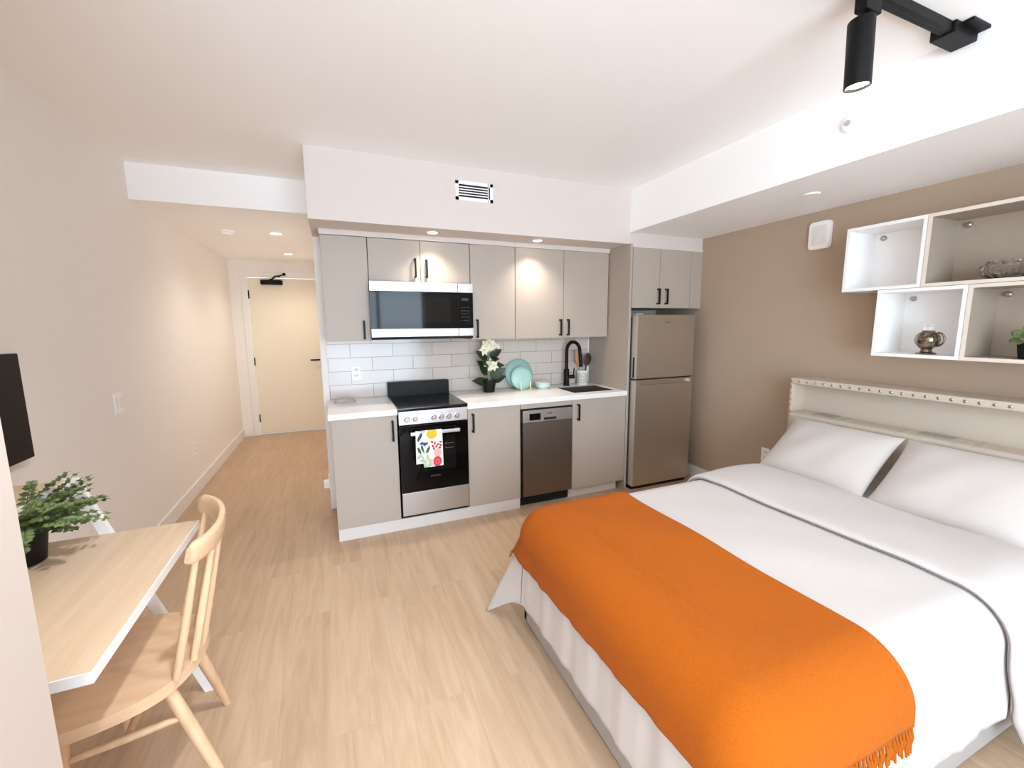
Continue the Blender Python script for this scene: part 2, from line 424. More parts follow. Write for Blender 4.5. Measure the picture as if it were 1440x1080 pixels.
# worktops
t = MB().box(-.083, .371, YB, YW - .009, .874, .914, bev=.002).build('worktop', M['quartz'], None)
tag(t, 'short white quartz worktop left of the black cooktop', 'worktop')
sx0, sx1, sy0, sy1 = 1.875, 2.285, 3.125, 3.435
m = MB(); m.box(.884, sx0, YB, YW - .009, .874, .914).box(sx1, 2.352, YB, YW - .009, .874, .914).box(sx0, sx1, YB, sy0, .874, .914).box(sx0, sx1, sy1, YW - .009, .874, .914)
bmesh.ops.remove_doubles(m.bm, verts=m.bm.verts, dist=.0001)
tag(m.build('worktop', M['quartz'], None, smooth=False), 'long white quartz worktop with the sink cut into it', 'worktop')
t = thing('sink', 'undermounted stainless steel sink set into the long worktop', 'sink', ((sx0 + sx1) / 2, (sy0 + sy1) / 2, .70))
m = MB(); w = .004
m.box(sx0, sx0 + w, sy0, sy1, .70, .9148).box(sx1 - w, sx1, sy0, sy1, .70, .9148).box(sx0 + w, sx1 - w, sy0, sy0 + w, .70, .9148).box(sx0 + w, sx1 - w, sy1 - w, sy1, .70, .9148)
m.box(sx0, sx1, sy0, sy1, .692, .702)
m.build('basin', M['basin'], t)
MB().lathe((2.06, 3.30, .702), [(.001, .0), (.04, 0), (.042, .003), (.03, .004), (.001, .002)], 24).build('drain', M['chrome'], t)
# faucet
fx, fy = 2.035, 3.54
t = thing('faucet', 'tall matte black pull-down faucet behind the sink', 'faucet', (fx, fy, .914))
MB().lathe((fx, fy, .914), [(.03, 0), (.03, .006), (.026, .008), (.026, .155), (.019, .165), (.001, .165)], 24).build('body', M['black'], t)
arc = [(fx, fy, 1.07), (fx, fy, 1.25)]
R_ = .075; dxa, dya = .42, -.9
for k in range(1, 13):
    a = PI * k / 12; q = R_ * (1 - cos(a)); arc.append((fx + dxa * q, fy + dya * q, 1.25 + R_ * 1.15 * sin(a)))
ex, ey = arc[-1][0], arc[-1][1]
MB().tube(arc + [(ex + .003, ey - .003, 1.20)], .0165, 14).build('spout', M['black'], t)
MB().tube([(ex + .003, ey - .003, 1.22), (ex + .008, ey - .006, 1.12), (ex + .008, ey - .006, 1.105)], [.017, .0185, .017], 16).build('spray_head', M['black'], t)
MB().tube([(fx, fy, 1.0), (fx + .075, fy - .02, 1.0)], .019, 14).tube([(fx + .066, fy - .018, 1.005), (fx + .072, fy - .02, 1.085)], [.007, .006], 10).build('handle', M['black'], t)

# range
rx0, rx1, ry = .376, .880, 2.995
t = thing('kitchen_range', 'freestanding stainless and black electric range with a floral towel on its door', 'range', (.628, 3.3, .088))
bx('body', M['blackplastic'], t, rx0 + .002, rx1 - .002, ry + .045, YW - .012, .092, .885)
bx('control_panel', M['steel'], t, rx0, rx1, ry + .012, ry + .07, .798, .896, bev=.003)
bx('cooktop', M['cooktop'], t, rx0 - .004, rx1 + .004, ry + .012, YW - .07, .897, .922, bev=.004)
for cx, cy, r in ((.50, 3.18, .085), (.76, 3.18, .07), (.50, 3.42, .065), (.76, 3.42, .085)):
    m = MB()
    for rr in (r, r * .6):
        ring = []
        for a in range(48):
            q = 2 * PI * a / 48; ring.append((cos(q), sin(q)))
        m.ring_loft([[(cx + x * (rr - .0012), cy + y * (rr - .0012), .9223) for x, y in ring], [(cx + x * (rr + .0012), cy + y * (rr + .0012), .9223) for x, y in ring]], cap=False)
    m.build('burner_marking', M['burner'], t)
bx('back_guard', M['blackplastic'], t, rx0 - .003, rx1 + .003, YW - .085, YW - .012, .90, 1.035, bev=.005)
od = bx('oven_door', M['blackglass'], t, rx0, rx1, ry + .005, ry + .044, .298, .792, bev=.003)
bx('window', M['ovenglass'], od, rx0 + .10, rx1 - .10, ry + .003, ry + .0055, .44, .70, bev=.0008)
m = MB()
for z in (.60, .635): m.box(.70, .765, ry + .0018, ry + .0032, z, z + .003)
m.build('oven_rack', M['knob'], od)
m = MB(); m.box(.446, .806, ry - .045, ry - .028, .727, .752, bev=.003)
for x in (.46, .79): m.box(x - .008, x + .008, ry - .03, ry + .006, .732, .747, bev=.002)
m.build('handle', M['steelh'], od)
# maker's mark below the window, as small raised letters of steel
m = MB(); x = .59
for k, wd in enumerate((.009, .007, .009, .009, .008, .007)):
    m.box(x, x + .0018, ry + .003, ry + .0055, .395, .407)
    if k % 2 == 0: m.box(x, x + wd - .002, ry + .003, ry + .0055, .395, .3968).box(x, x + wd - .002, ry + .003, ry + .0055, .405, .407)
    else: m.box(x + wd - .0036, x + wd - .0018, ry + .003, ry + .0055, .395, .407).box(x, x + wd - .002, ry + .003, ry + .0055, .400, .402)
    x += wd + .004
m.build('badge', M['knob'], od)
bx('storage_drawer', M['steel'], t, rx0 + .002, rx1 - .002, ry + .008, ry + .044, .118, .292, bev=.003)
for x in (.432, .492, .624, .680, .736, .798):
    k = MB(); k.lathe((x, ry + .012, .838), [(.001, -.022), (.014, -.022), (.0165, -.016), (.0175, -.003), (.021, -.002), (.021, .002), (.001, .002)], 24, 'y')
    k.box(x - .0035, x + .0035, ry - .022, ry - .008, .822, .855, bev=.0015)
    k.build('knob', M['knob'], t)
for x in (.432, .492, .624, .680, .736, .798):
    bx('control_marking', M['slot'], t, x - .001, x + .001, ry + .0112, ry + .013, .866, .872)
# tea towel
def towel_mi(u, v):   # u 0..1 across, v 0..1 from the top
    def el(cx, cy, rx, ry_, a=0):
        x, y = (u - cx) * 1.0, (v - cy) * 1.3
        c_, s_ = cos(a), sin(a); X, Y = x * c_ + y * s_, -x * s_ + y * c_
        return (X / rx) ** 2 + (Y / ry_) ** 2 < 1
    if el(.60, .17, .20, .17): return 1
    if el(.15, .26, .06, .17, .5): return 2
    if el(.30, .42, .16, .055, -.25): return 2
    if el(.15, .06, .07, .03): return 9
    if el(.72, .03, .05, .05): return 9
    for cx, cy, a in ((.12, .63, -.45), (.24, .58, -.3), (.44, .56, .55)):
        if el(cx, cy, .05, .13, a): return 3
    if el(.78, .88, .17, .17):
        return 6 if (math.hypot(u - .78, (v - .88) * 1.3) * 18) % 2 > .5 else 5
    if el(.80, .66, .15, .14): return 7
    for cx, cy in ((.62, .48), (.70, .42), (.82, .45), (.92, .40), (.66, .55), (.88, .54), (.60, .38), (.76, .50), (.92, .48)):
        if el(cx, cy, .035, .055, cx * 9): return 5
    for cx, cy in ((.12, .80), (.30, .84), (.42, .76), (.34, .96), (.24, .92), (.48, .92)):
        if el(cx, cy, .055, .11, cx * 7): return 4
    if u > .45 and v > .8 and v < .97 and u < .6: return 7
    if el(.26, .10, .10, .05): return 8
    return 0
tx0, tx1 = .476, .672
def towel_f(u, v):
    x = tx0 + (tx1 - tx0) * u - .006 * (1 - v) * (u - .5)
    ln = .265 - .030 * (u < .28) * 1
    s = v * (ln + .03) - .03
    if s < 0: return (x, ry - .050 + (-s) * .75, .754 + .003 * sin(PI * s / -.03))
    return (x, ry - .0505 + .004 * sin(u * 9) * v - .002 * v, .755 - s)
m = MB(); N = 60
m.grid(towel_f, [i / N for i in range(N + 1)], [j / 80 for j in range(81)], towel_mi)
m.grid(lambda u, v: (tx0 + .01 + (tx1 - tx0 - .02) * u, ry - .0235 + .003 * sin(u * 7), .754 - .20 * v), [i / 10 for i in range(11)], [0, .5, 1], lambda u, v: 0)
tw = m.build('tea_towel', [M['t%d' % i] for i in range(10)], None, recalc=False)
sm = tw.modifiers.new('thickness', 'SOLIDIFY'); sm.thickness = .0016
tag(tw, 'white tea towel with bright fruit and leaf print hung over the oven handle', 'towel')

# dishwasher
t = thing('dishwasher', 'slim dark stainless built-in dishwasher between two base cabinets', 'dishwasher', (1.566, 3.3, 0))
bx('body', M['gap'], t, 1.329, 1.803, YC + .03, YW - .02, .10, .828)
bx('door_panel', M['steeldw'], t, 1.344, 1.797, YC - .012, YC + .028, .094, .716, bev=.003)
cp = bx('control_panel', M['steel'], t, 1.344, 1.797, YC - .014, YC + .028, .718, .818, bev=.003)
bx('display', M['blackglass'], cp, 1.40, 1.50, YC - .0155, YC - .0135, .735, .790, bev=.0008)
bx('grip_recess', M['gap'], cp, 1.53, 1.645, YC - .0155, YC - .0135, .730, .750, bev=.0005)
m = MB()
for k in range(3): m.box(1.565 + k * .014, 1.574 + k * .014, YC - .0155, YC - .0135, .778, .786)
m.build('button', M['gap'], cp)
bx('kick_plate', M['gap'], t, 1.329, 1.79, YC + .05, YC + .065, .0, .092)

# upper cabinets
YU = 3.33
KU = YU / 3.29
def ux(x): return x * KU
def uz(z): return 1.502 + (z - 1.502) * KU
def ucab(name, label, x0, x1, yf, yb, z0, z1, doors):
    return cab(name, label, ux(x0), ux(x1), yf, yb, uz(z0), uz(z1), [(ux(a), ux(b), ux(c), uz(e), uz(f)) for a, b, c, e, f in doors])
ucab('wall_cabinet', 'tall greige wall cabinet at the left end, left of the microwave', -.062, .244, YU, YW, 1.39, 2.129, [(-.062, .244, .196, 1.405, 1.54)])
ucab('wall_cabinet', 'short double wall cabinet directly above the microwave', .246, 1.008, YU, YW, 1.825, 2.129, [(.246, .622, .580, 1.858, 1.996), (.622, 1.008, .665, 1.858, 1.992)])
ucab('wall_cabinet', 'single greige wall cabinet just right of the microwave, above the white flowers', 1.010, 1.396, YU, YW, 1.386, 2.131, [(1.010, 1.396, 1.058, 1.40, 1.546)])
ucab('wall_cabinet', 'double greige wall cabinet above the plates and sink', 1.398, 2.33, YU, YW, 1.386, 2.131, [(1.398, 1.854, 1.818, 1.405, 1.546), (1.854, 2.315, 1.894, 1.405, 1.546)])
cab('wall_cabinet', 'double greige cabinet above the refrigerator', 2.392, 3.10, 3.05, YW, 1.640, 2.150, [(2.394, 2.692, 2.672, 1.672, 1.81), (2.692, 3.05, 2.762, 1.672, 1.81)])
tag(bx('filler_panel', M['cab'], None, 3.052, XR, 3.051, 3.069, 1.640, 2.150, bev=.001), 'narrow greige filler beside the cabinet over the refrigerator, against taupe wall', 'panel')
tag(bx('end_panel', M['cab'], None, 2.353, 2.376, 3.03, YW, 0, ZK - .001, bev=.0015), 'tall greige end panel between the worktop and the refrigerator', 'panel')
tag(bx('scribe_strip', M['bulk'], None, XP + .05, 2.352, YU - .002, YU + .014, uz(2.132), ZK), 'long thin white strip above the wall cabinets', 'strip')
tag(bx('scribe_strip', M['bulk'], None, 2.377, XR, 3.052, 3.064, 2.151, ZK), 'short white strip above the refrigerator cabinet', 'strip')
# microwave
YM = 3.245
t = thing('microwave', 'stainless over-the-range microwave with black glass door', 'microwave', (.62, 3.4, 1.40))
mx0, mx1, ms = ux(.240), ux(1.004), ux(.884)
bx('body', M['blackplastic'], t, mx0 + .003, mx1 - .003, YM + .035, YW - .01, 1.398, 1.82)
m = MB(); m.box(mx0, ms, YM, YM + .034, 1.752, 1.822, bev=.002).box(ms + .003, mx1, YM, YM + .034, 1.752, 1.822, bev=.002)
m.build('top_trim', M['steelh'], t)
m = MB(); m.box(mx0, ms, YM, YM + .034, 1.418, 1.478, bev=.002).box(ms + .003, mx1, YM, YM + .034, 1.418, 1.478, bev=.002)
m.build('bottom_trim', M['steelh'], t)
dr = bx('door', M['blackglass'], t, mx0, ms, YM + .002, YM + .034, 1.480, 1.750, bev=.001)
bx('window', M['ovenglass'], dr, .31, .835, YM + .0008, YM + .0022, 1.52, 1.715)
kp = bx('keypad', M['blackglass'], t, ms + .003, mx1, YM + .002, YM + .034, 1.480, 1.750, bev=.001)
bx('display', M['burner'], kp, .922, .978, YM + .001, YM + .0022, 1.69, 1.71)
for r in range(5):
    for c_ in range(3): bx('key', M['burner'], kp, .920 + c_ * .024, .934 + c_ * .024, YM + .001, YM + .0022, 1.535 + r * .025, 1.542 + r * .025)
bx('vent_grille', M['gap'], t, mx0 + .004, mx1 - .004, YM + .004, YM + .034, 1.400, 1.416)

# refrigerator
t = thing('refrigerator', 'brushed steel top-freezer refrigerator in the corner of the taupe wall', 'refrigerator', (2.73, 3.3, 0))
gx0, gx1, gy = 2.402, 3.056, 2.972
bx('body', M['steelside'], t, gx0 + .004, gx1 - .004, gy + .075, YW - .02, .03, 1.56)
fd = bx('freezer_door', M['steeld'], t, gx0, gx1, gy, gy + .068, 1.02, 1.578, bev=.004)
bx('edge_trim', M['edgegrey'], fd, gx0 - .0012, gx0 + .002, gy + .004, gy + .067, 1.024, 1.574)
bx('handle_recess', M['gap'], fd, gx0 - .0026, gx0 + .002, gy + .022, gy + .044, 1.03, 1.21)
m = MB()
for k in range(7): m.box(2.705 + k * .0085, 2.710 + k * .0085, gy - .001, gy + .002, 1.508, 1.516 - .002 * (k % 2))
m.build('badge', M['slot'], fd)
ld = MB()
ld.box(gx0, gx1, gy, gy + .068, .035, .962, bev=.004).box(gx0, gx0 + .055, gy, gy + .068, .955, 1.008, bev=.004).box(gx1 - .03, gx1, gy, gy + .068, .955, 1.008, bev=.004).box(gx0 + .05, gx1 - .028, gy, gy + .068, .996, 1.008, bev=.002).box(gx0 + .05, gx1 - .028, gy + .035, gy + .068, .955, 1.0)
fr = ld.build('fridge_door', M['steeld'], t)
bx('edge_trim', M['edgegrey'], fr, gx0 - .0012, gx0 + .002, gy + .004, gy + .067, .04, 1.004)
m = MB(); m.box(gx0 + .01, gx1 - .01, gy + .03, gy + .3, .0, .032)
m.build('base_grille', M['gap'], t)
bx('door_gasket', M['gap'], t, gx0 + .008, gx1 - .008, gy + .02, gy + .078, 1.006, 1.022)
bx('hinge_cover', M['greyplastic'], t, gx0 + .005, gx0 + .075, gy + .02, gy + .09, 1.578, 1.592, bev=.002)

# fixtures on the kitchen wall
def outlet(label, x, y, z, ax, parent=None):
    t = thing('power_outlet', label, 'outlet', (x, y, z))
    w, h, d_ = .036, .058, .006
    def B(name, m_, a0, a1, o0, o1, z0, z1, bev=0):
        if ax == '-y': return bx(name, m_, t, x + a0, x + a1, y - o1, y - o0, z + z0, z + z1, bev=bev)
        if ax == '+x': return bx(name, m_, t, x + o0, x + o1, y + a0, y + a1, z + z0, z + z1, bev=bev)
        return bx(name, m_, t, x - o1, x - o0, y + a0, y + a1, z + z0, z + z1, bev=bev)
    B('cover_plate', M['whiteplastic'], -w, w, 0, d_, -h, h, .002)
    for dz_ in (-.024, .024):
        B('receptacle', M['trim'], -.017, .017, d_, d_ + .002, dz_ - .016, dz_ + .016, .001)
        B('socket_slot', M['slot'], -.008, -.005, d_ + .002, d_ + .0025, dz_ - .004, dz_ + .007)
        B('socket_slot', M['slot'], .005, .008, d_ + .002, d_ + .0025, dz_ - .004, dz_ + .007)
    return t
outlet('white outlet on the tiled backsplash left of the range', .136, YW - .0085, 1.125, '-y')
outlet('white outlet low on the long left wall', XL + .0005, 4.549, .41, '+x')
outlet('white outlet on the taupe wall beside the bed head', XR - .0005, 2.29, .432, '-x')
t = thing('light_switch', 'white rocker switch plate on the long left wall', 'switch', (XL, 3.255, 1.05))
bx('cover_plate', M['whiteplastic'], t, XL + .0005, XL + .007, 3.205, 3.305, .985, 1.115, bev=.002)
for y in (3.232, 3.278): bx('rocker', M['trim'], t, XL + .007, XL + .010, y - .016, y + .016, 1.018, 1.082, bev=.001)
# outlet with adapter on the hall side end of kitchen wall
t = thing('power_adapter', 'white plug adapter low behind the left end of the base cabinets', 'plug', (-.13, 3.68, .1))
bx('cover_plate', M['whiteplastic'], t, XP - .007, XP, 3.66, 3.735, .165, .285, bev=.002)
bx('plug_body', M['whiteplastic'], t, XP - .045, XP - .007, 3.672, 3.722, .175, .235, bev=.004)
# wall vent
t = thing('air_vent', 'white rectangular air vent with dark slots on the kitchen bulkhead', 'vent', (.985, YK, 2.40))
m = MB(); vx0, vx1, vz0, vz1 = .845, 1.125, 2.385, 2.515
m.box(vx0, vx1, YK - .006, YK, vz1 - .022, vz1).box(vx0, vx1, YK - .006, YK, vz0, vz0 + .022).box(vx0, vx0 + .022, YK - .006, YK, vz0, vz1).box(vx1 - .022, vx1, YK - .006, YK, vz0, vz1).box(vx1 - .038, vx1 - .033, YK - .006, YK, vz0, vz1)
m.build('vent_frame', M['whiteplastic'], t)
bx('duct_opening', M['gap'], t, vx0 + .02, vx1 - .02, YK - .0015, YK - .0002, vz0 + .02, vz1 - .02)
for k in range(4):
    z = vz0 + .038 + k * .0176
    MB().box(vx0 + .02, vx1 - .036, YK - .006, YK - .002, z - .0032, z + .0032).build('louver', M['whiteplastic'], t)

# recessed downlights
def downlight(label, x, y, z, r=.045, group=None):
    t = thing('recessed_downlight', label, 'downlight', (x, y, z), group)
    ring = []
    MB().lathe((x, y, z), [(r * .78, -.001), (r, -.001), (r * 1.02, -.004), (r * .80, -.006), (r * .78, -.003)], 32).build('trim_ring', M['whiteplastic'], t)
    MB().lathe((x, y, z), [(.001, -.002), (r * .79, -.002), (r * .79, -.0035), (.001, -.0035)], 32).build('lens', M['lamp'], t)
    return t
downlight('recessed downlight under the bulkhead above the microwave', .70, 3.185, ZK)
downlight('recessed downlight under the bulkhead above the plates', 1.55, 3.185, ZK)
downlight('recessed hall downlight nearer the room, right of smoke detector', -.462, 4.674, ZH, .06)
downlight('recessed hall downlight nearest the entry door', -.472, 5.92, ZH, .06)
def disc(name, label, cat, x, y, z, r, h, m_=None):
    return tag(MB().lathe((x, y, z), [(.001, -h), (r * .80, -h), (r * .86, -h * .35), (r * .92, -h), (r, -h * .6), (r, .0), (.001, .0)], 32).build(name, m_ or M['whiteplastic'], None), label, cat)
disc('sprinkler_cover', 'flush white disc on the hall ceiling between the two downlights', 'sprinkler', -.443, 5.363, ZH, .045, .004)
disc('sprinkler_cover', 'flush white disc on the underside of the side bulkhead by taupe wall', 'sprinkler', 2.717, 1.79, ZS, .045, .009)
t = thing('smoke_detector', 'round white smoke detector on the hall ceiling', 'detector', (-.858, 4.70, ZH))
MB().lathe((-.858, 4.70, ZH), [(.001, -.022), (.045, -.022), (.058, -.016), (.062, -.0005), (.001, -.0005)], 32).build('base', M['whiteplastic'], t)
MB().lathe((-.858, 4.70, ZH), [(.001, -.042), (.034, -.042), (.044, -.036), (.046, -.020), (.001, -.020)], 32).build('sensor_head', M['whiteplastic'], t)
syy, szz = 1.401, 2.452
t = thing('fire_sprinkler', 'white round fire sprinkler on the vertical face of the side bulkhead', 'sprinkler', (XS, syy, szz))
sp_c = (XS, syy, szz)
MB().lathe(sp_c, [(.020, -.010), (.030, -.012), (.040, -.006), (.042, 0), (.020, 0)], 32, 'x').build('escutcheon', M['whiteplastic'], t)
MB().lathe(sp_c, [(.001, -.003), (.021, -.003), (.021, 0), (.001, 0)], 20, 'x').build('recess', M['greyplastic'], t)
MB().lathe(sp_c, [(.001, -.026), (.013, -.026), (.013, -.022), (.005, -.021), (.006, -.002), (.001, -.001)], 16, 'x').build('sprinkler_head', M['chrome'], t)

# ------------------------------------------------------------------ track light
TY = 1.0
t = thing('track_rail', 'black ceiling light track ending in a feed box', 'track light', (1.2, TY, H))
m = MB(); m.box(-.35, 2.26, TY - .018, TY + .018, H - .034, H - .0003, bev=.002)
m.build('rail', M['black'], t)
m = MB()
for dy in (-.0075, .0075): m.box(-.35, 2.2, TY + dy - .0022, TY + dy + .0022, H - .0345, H - .033)
m.build('rail_groove', M['gap'], t)
fb = MB(); fb.box(2.20, 2.36, TY - .03, TY + .048, H - .042, H - .0003, bev=.004)
fb.build('feed_box', M['black'], t)
m = MB(); m.box(2.24, 2.40, TY - .062, TY + .062, H - .012, H - .0002, bev=.002)
m.build('mounting_plate', M['black'], t)
for y in (TY - .05, TY + .05): MB().lathe((2.375, y, H - .012), [(.001, -.002), (.004, -.002), (.004, .001), (.001, .001)], 12).build('screw', M['knob'], t)
spx, spy = 1.735, TY
t = thing('track_spotlight', 'black cylinder spotlight hanging from the ceiling track', 'spotlight', (spx, spy, H - .034))
bx('track_adapter', M['black'], t, spx - .055, spx + .03, spy - .019, spy + .019, H - .085, H - .0345, bev=.003)
MB().tube([(spx - .012, spy, H - .08), (spx - .012, spy, H - .125)], .011, 12).build('stem', M['black'], t)
tilt = Matrix.Rotation(math.radians(-3), 3, 'Y')
sc_ = (spx - .030, spy, H - .315)
MB().lathe(sc_, [(.001, .206), (.036, .206), (.0385, .202), (.0385, 0), (.0345, 0), (.0335, .012), (.001, .012)], 36, mtx=tilt).build('lamp_housing', M['black'], t)
MB().lathe(sc_, [(.001, .0105), (.0335, .0105), (.0335, .008), (.001, .006)], 32, mtx=tilt).build('lens', M['lamp'], t)

# ------------------------------------------------------------------ counter objects
def pot(parent, c, r0, r1, h, m_=None, rim=True):
    x, y, z = c
    prof = [(.001, 0), (r0, 0), (r1 * .985, h * .82)]
    if rim: prof += [(r1 * 1.06, h * .82), (r1 * 1.08, h), (r1 * .95, h), (r1 * .92, h * .85), (.001, h * .85)]
    else: prof += [(r1, h), (r1 * .93, h), (r1 * .9, h * .88), (.001, h * .88)]
    MB().lathe(c, prof, 32).build('pot', m_ or M['blackplastic'], parent)
    MB().lathe((x, y, z + h * .86), [(.001, .004), (r1 * .55, .006), (r1 * .9, .0), (.001, -.002)], 24).build('soil', M['soil'], parent)

def leaf_shape(mb, base, d, up, L, W, curl=.2, n=8):
    d = Vector(d).normalized(); up = Vector(up)
    side = d.cross(up)
    if side.length < 1e-3: side = Vector((1, 0, 0))
    side.normalize(); nrm = side.cross(d).normalized()
    rows = []
    for i in range(n + 1):
        t_ = i / n; w = W * (math.sin(PI * min(1, t_ * 1.02) ** .8) ** .9 if 0 < t_ < 1 else 0.02)
        c = Vector(base) + d * (L * t_) + nrm * (-curl * L * t_ * t_)
        rows.append([mb.bm.verts.new(c - side * w + nrm * .12 * w), mb.bm.verts.new(c - nrm * .12 * w), mb.bm.verts.new(c + side * w + nrm * .12 * w)])
    for a, b in zip(rows, rows[1:]):
        for k in range(2):
            f_ = mb.bm.faces.new((a[k], a[k + 1], b[k + 1], b[k])); f_.material_index = mb.mi

fx_, fy_ = 1.228, 3.50
t = thing('potted_flower', 'white flowering plant with dark leaves in a small black pot on the worktop', 'plant', (fx_, fy_, .914))
pot(t, (fx_, fy_, .914), .048, .063, .112)
rnd = random.Random(3)
for k, (dx, dy, dz_) in enumerate([(-.02, -.01, .20), (.015, -.02, .19), (0, .01, .34), (-.01, 0, .30), (.04, .01, .28)]):
    MB().tube([(fx_ + dx * .2, fy_ + dy * .2, 1.0), (fx_ + dx * .5, fy_, 1.0 + dz_ * .5), (fx_ + dx, fy_ + dy, .93 + dz_)], [.006, .005, .003], 8).build('stem', M['stem'], t)
for dx, dy, z, L, W, up in [(-1, -.3, .08, .165, .042, .32), (1, -.1, .10, .14, .045, .35), (.9, -.4, .13, .15, .05, .65), (-.8, .1, .20, .12, .04, .75), (-.9, -.2, .30, .13, .042, .55), (1, .05, .235, .13, .032, .05), (.8, -.3, .29, .08, .03, .1), (-.5, -.5, .26, .11, .045, .1), (.15, -.6, .28, .10, .05, .15), (.75, -.1, .31, .12, .038, .55), (-.25, .1, .36, .09, .035, .9), (-.6, .15, .15, .12, .045, .9)]:
    m = MB(); leaf_shape(m, (fx_ + dx * .012, fy_ + dy * .012, .914 + z), (dx, dy - .25, up), (rnd.uniform(-.25, .25), -1, rnd.uniform(.2, .8)), L * 1.05, W, .2)
    o = m.build('leaf', M['leaf'], t, recalc=False)
for cx, cy, cz, n, R in [(.0, -.03, .245, 9, .055), (.03, -.045, .235, 7, .05), (-.03, -.02, .40, 9, .06), (.03, -.01, .41, 10, .06), (.0, -.02, .435, 8, .055), (.075, 0, .385, 6, .045), (-.05, -.03, .375, 7, .05)]:
    m = MB()
    for q in range(n):
        a = 2 * PI * q / n + rnd.random(); el_ = rnd.uniform(-.3, .9)
        el_ = rnd.uniform(-.2, .5); leaf_shape(m, (fx_ + cx, fy_ + cy, .914 + cz), (cos(a) * cos(el_), -sin(el_) - .1, sin(a) * cos(el_)), (rnd.uniform(-.3, .3), -1, .35), R * rnd.uniform(.85, 1.15), R * .30, .25, 5)
    m.mi = 1; m.ico((fx_ + cx, fy_ + cy - .008, .914 + cz), .009, 1)
    m.build('flower', [M['petal'], M['bud']], t, recalc=False)
# plates leaning on the backsplash, with a little wire stand
def plate(label, c, r, tiltdeg, m_):
    mt = Matrix.Rotation(math.radians(tiltdeg), 3, 'X')
    prof = [(.001, -.004), (r * .62, -.004), (r * .66, -.002), (r * .985, -.016), (r, -.013), (r * .97, -.009), (r * .66, .005), (.001, .003)]
    prof = [(a, -b) for a, b in prof]
    return tag(MB().lathe(c, [(a, b) for a, b in prof], 56, 'y', mtx=mt).build('plate', m_, None), label, 'plate')
plate('large muted teal plate leaning on the backsplash behind the smaller one', (1.562, 3.585, .914 + .138), .138, -12, M['teald'])
plate('smaller pale teal plate leaning in front of the larger plate', (1.548, 3.492, .914 + .108), .106, -14, M['teal'])
t = thing('plate_stand', 'pale wire plate stand holding the small teal plate', 'stand', (1.545, 3.46, .914))
m = MB()
for x in (1.505, 1.60):
    m.tube([(x, 3.53, .99), (x, 3.545, .919), (x, 3.43, .919), (x, 3.425, .925), (x, 3.425, .985)], .0045, 8).ico((x, 3.425, .986), .006, 1)
m.tube([(1.505, 3.43, .919), (1.60, 3.43, .919)], .004, 8)
m.build('wire_frame', M['gold'], t)
def bowl(c, r, h, label):
    return tag(MB().lathe(c, [(.001, 0), (r * .5, 0), (r * .55, .004), (r * .82, h * .45), (r * .97, h * .85), (r, h), (r * .96, h), (r * .9, h * .8), (r * .5, .012), (.001, .01)], 44).build('bowl', M['bowl'], None), label, 'bowl')
bowl((1.745, 3.475, .914), .078, .045, 'ice blue bowl resting on the worktop under another bowl')
bowl((1.745, 3.475, .9265), .076, .046, 'ice blue bowl nested on top of the lower bowl')
# crock with utensils
cx, cy = 2.232, 3.575
t = thing('utensil_crock', 'white embossed utensil crock beside the end panel', 'crock', (cx, cy, .914))
MB().lathe((cx, cy, .914), [(.001, 0), (.052, 0), (.054, .004), (.056, .135), (.052, .137), (.049, .133), (.047, .012), (.001, .01)], 40).build('jar', M['crock'], t)
m = MB()
for r in range(7):
    for k in range(20):
        a = 2 * PI * (k + .5 * (r % 2)) / 20
        m.box(-.004, .004, -.0015, .0015, -.006, .006, mtx=Matrix.Translation((cx + .0562 * cos(a), cy + .0562 * sin(a), .934 + r * .0155)) @ Matrix.Rotation(a + PI / 2, 4, 'Z'))
m.build('embossed_pattern', M['greyplastic'], t)
def blade(label, bx_, tip, w, L, name, m_, cat):
    b_ = Vector(bx_); tp = Vector(tip); d_ = (tp - b_).normalized()
    m = MB(); m.tube([b_, b_ + d_ * (.18)], [.006, .0065], 10)
    side = d_.cross(Vector((0, 1, 0))).normalized(); nrm = d_.cross(side)
    rings = []
    for i in range(11):
        q = i / 10; s0 = .17 + (L - .17) * q
        ww = w * (sin(PI * (.06 + .9 * q)) ** .55) if cat == 'spoon' else w * min(1, .35 + q * 2.2) * (1 - max(0, q - .85) * 3)
        cc = b_ + d_ * s0
        rings.append([cc + side * ww * cos(2 * PI * k / 14) + nrm * .006 * sin(2 * PI * k / 14) for k in range(14)])
    m.ring_loft(rings)
    return tag(m.build(name, m_, None), label, cat)
blade('light bamboo spatula standing in the white crock', (cx - .006, cy, .93), (cx - .05, cy + .012, 1.24), .033, .325, 'spatula', M['bamboo'], 'spatula')
blade('dark wooden spoon standing in the white crock', (cx + .008, cy - .01, .93), (cx + .055, cy - .02, 1.22), .046, .295, 'wooden_spoon', M['darkwood'], 'spoon')
# crumpled clear film packet on the left worktop
m = MB(); rn = random.Random(5)
hh = {}
def film(u, v):
    x = -.045 + .16 * u; y = 3.45 + .13 * v
    e = min(u, 1 - u, v, 1 - v)
    k = (round(u, 3), round(v, 3))
    z = .9155 + (.028 * (min(1, e * 4)) * (.55 + .45 * sin(u * 11 + v * 5) * cos(v * 13)) if e > 0 else 0)
    return (x + .006 * sin(v * 14), y + .006 * sin(u * 12), z)
m.grid(film, [i / 16 for i in range(17)], [j / 14 for j in range(15)])
tag(m.build('plastic_packet', M['film'], None, angle=20), 'crumpled clear plastic packet lying on the short left worktop', 'packet')

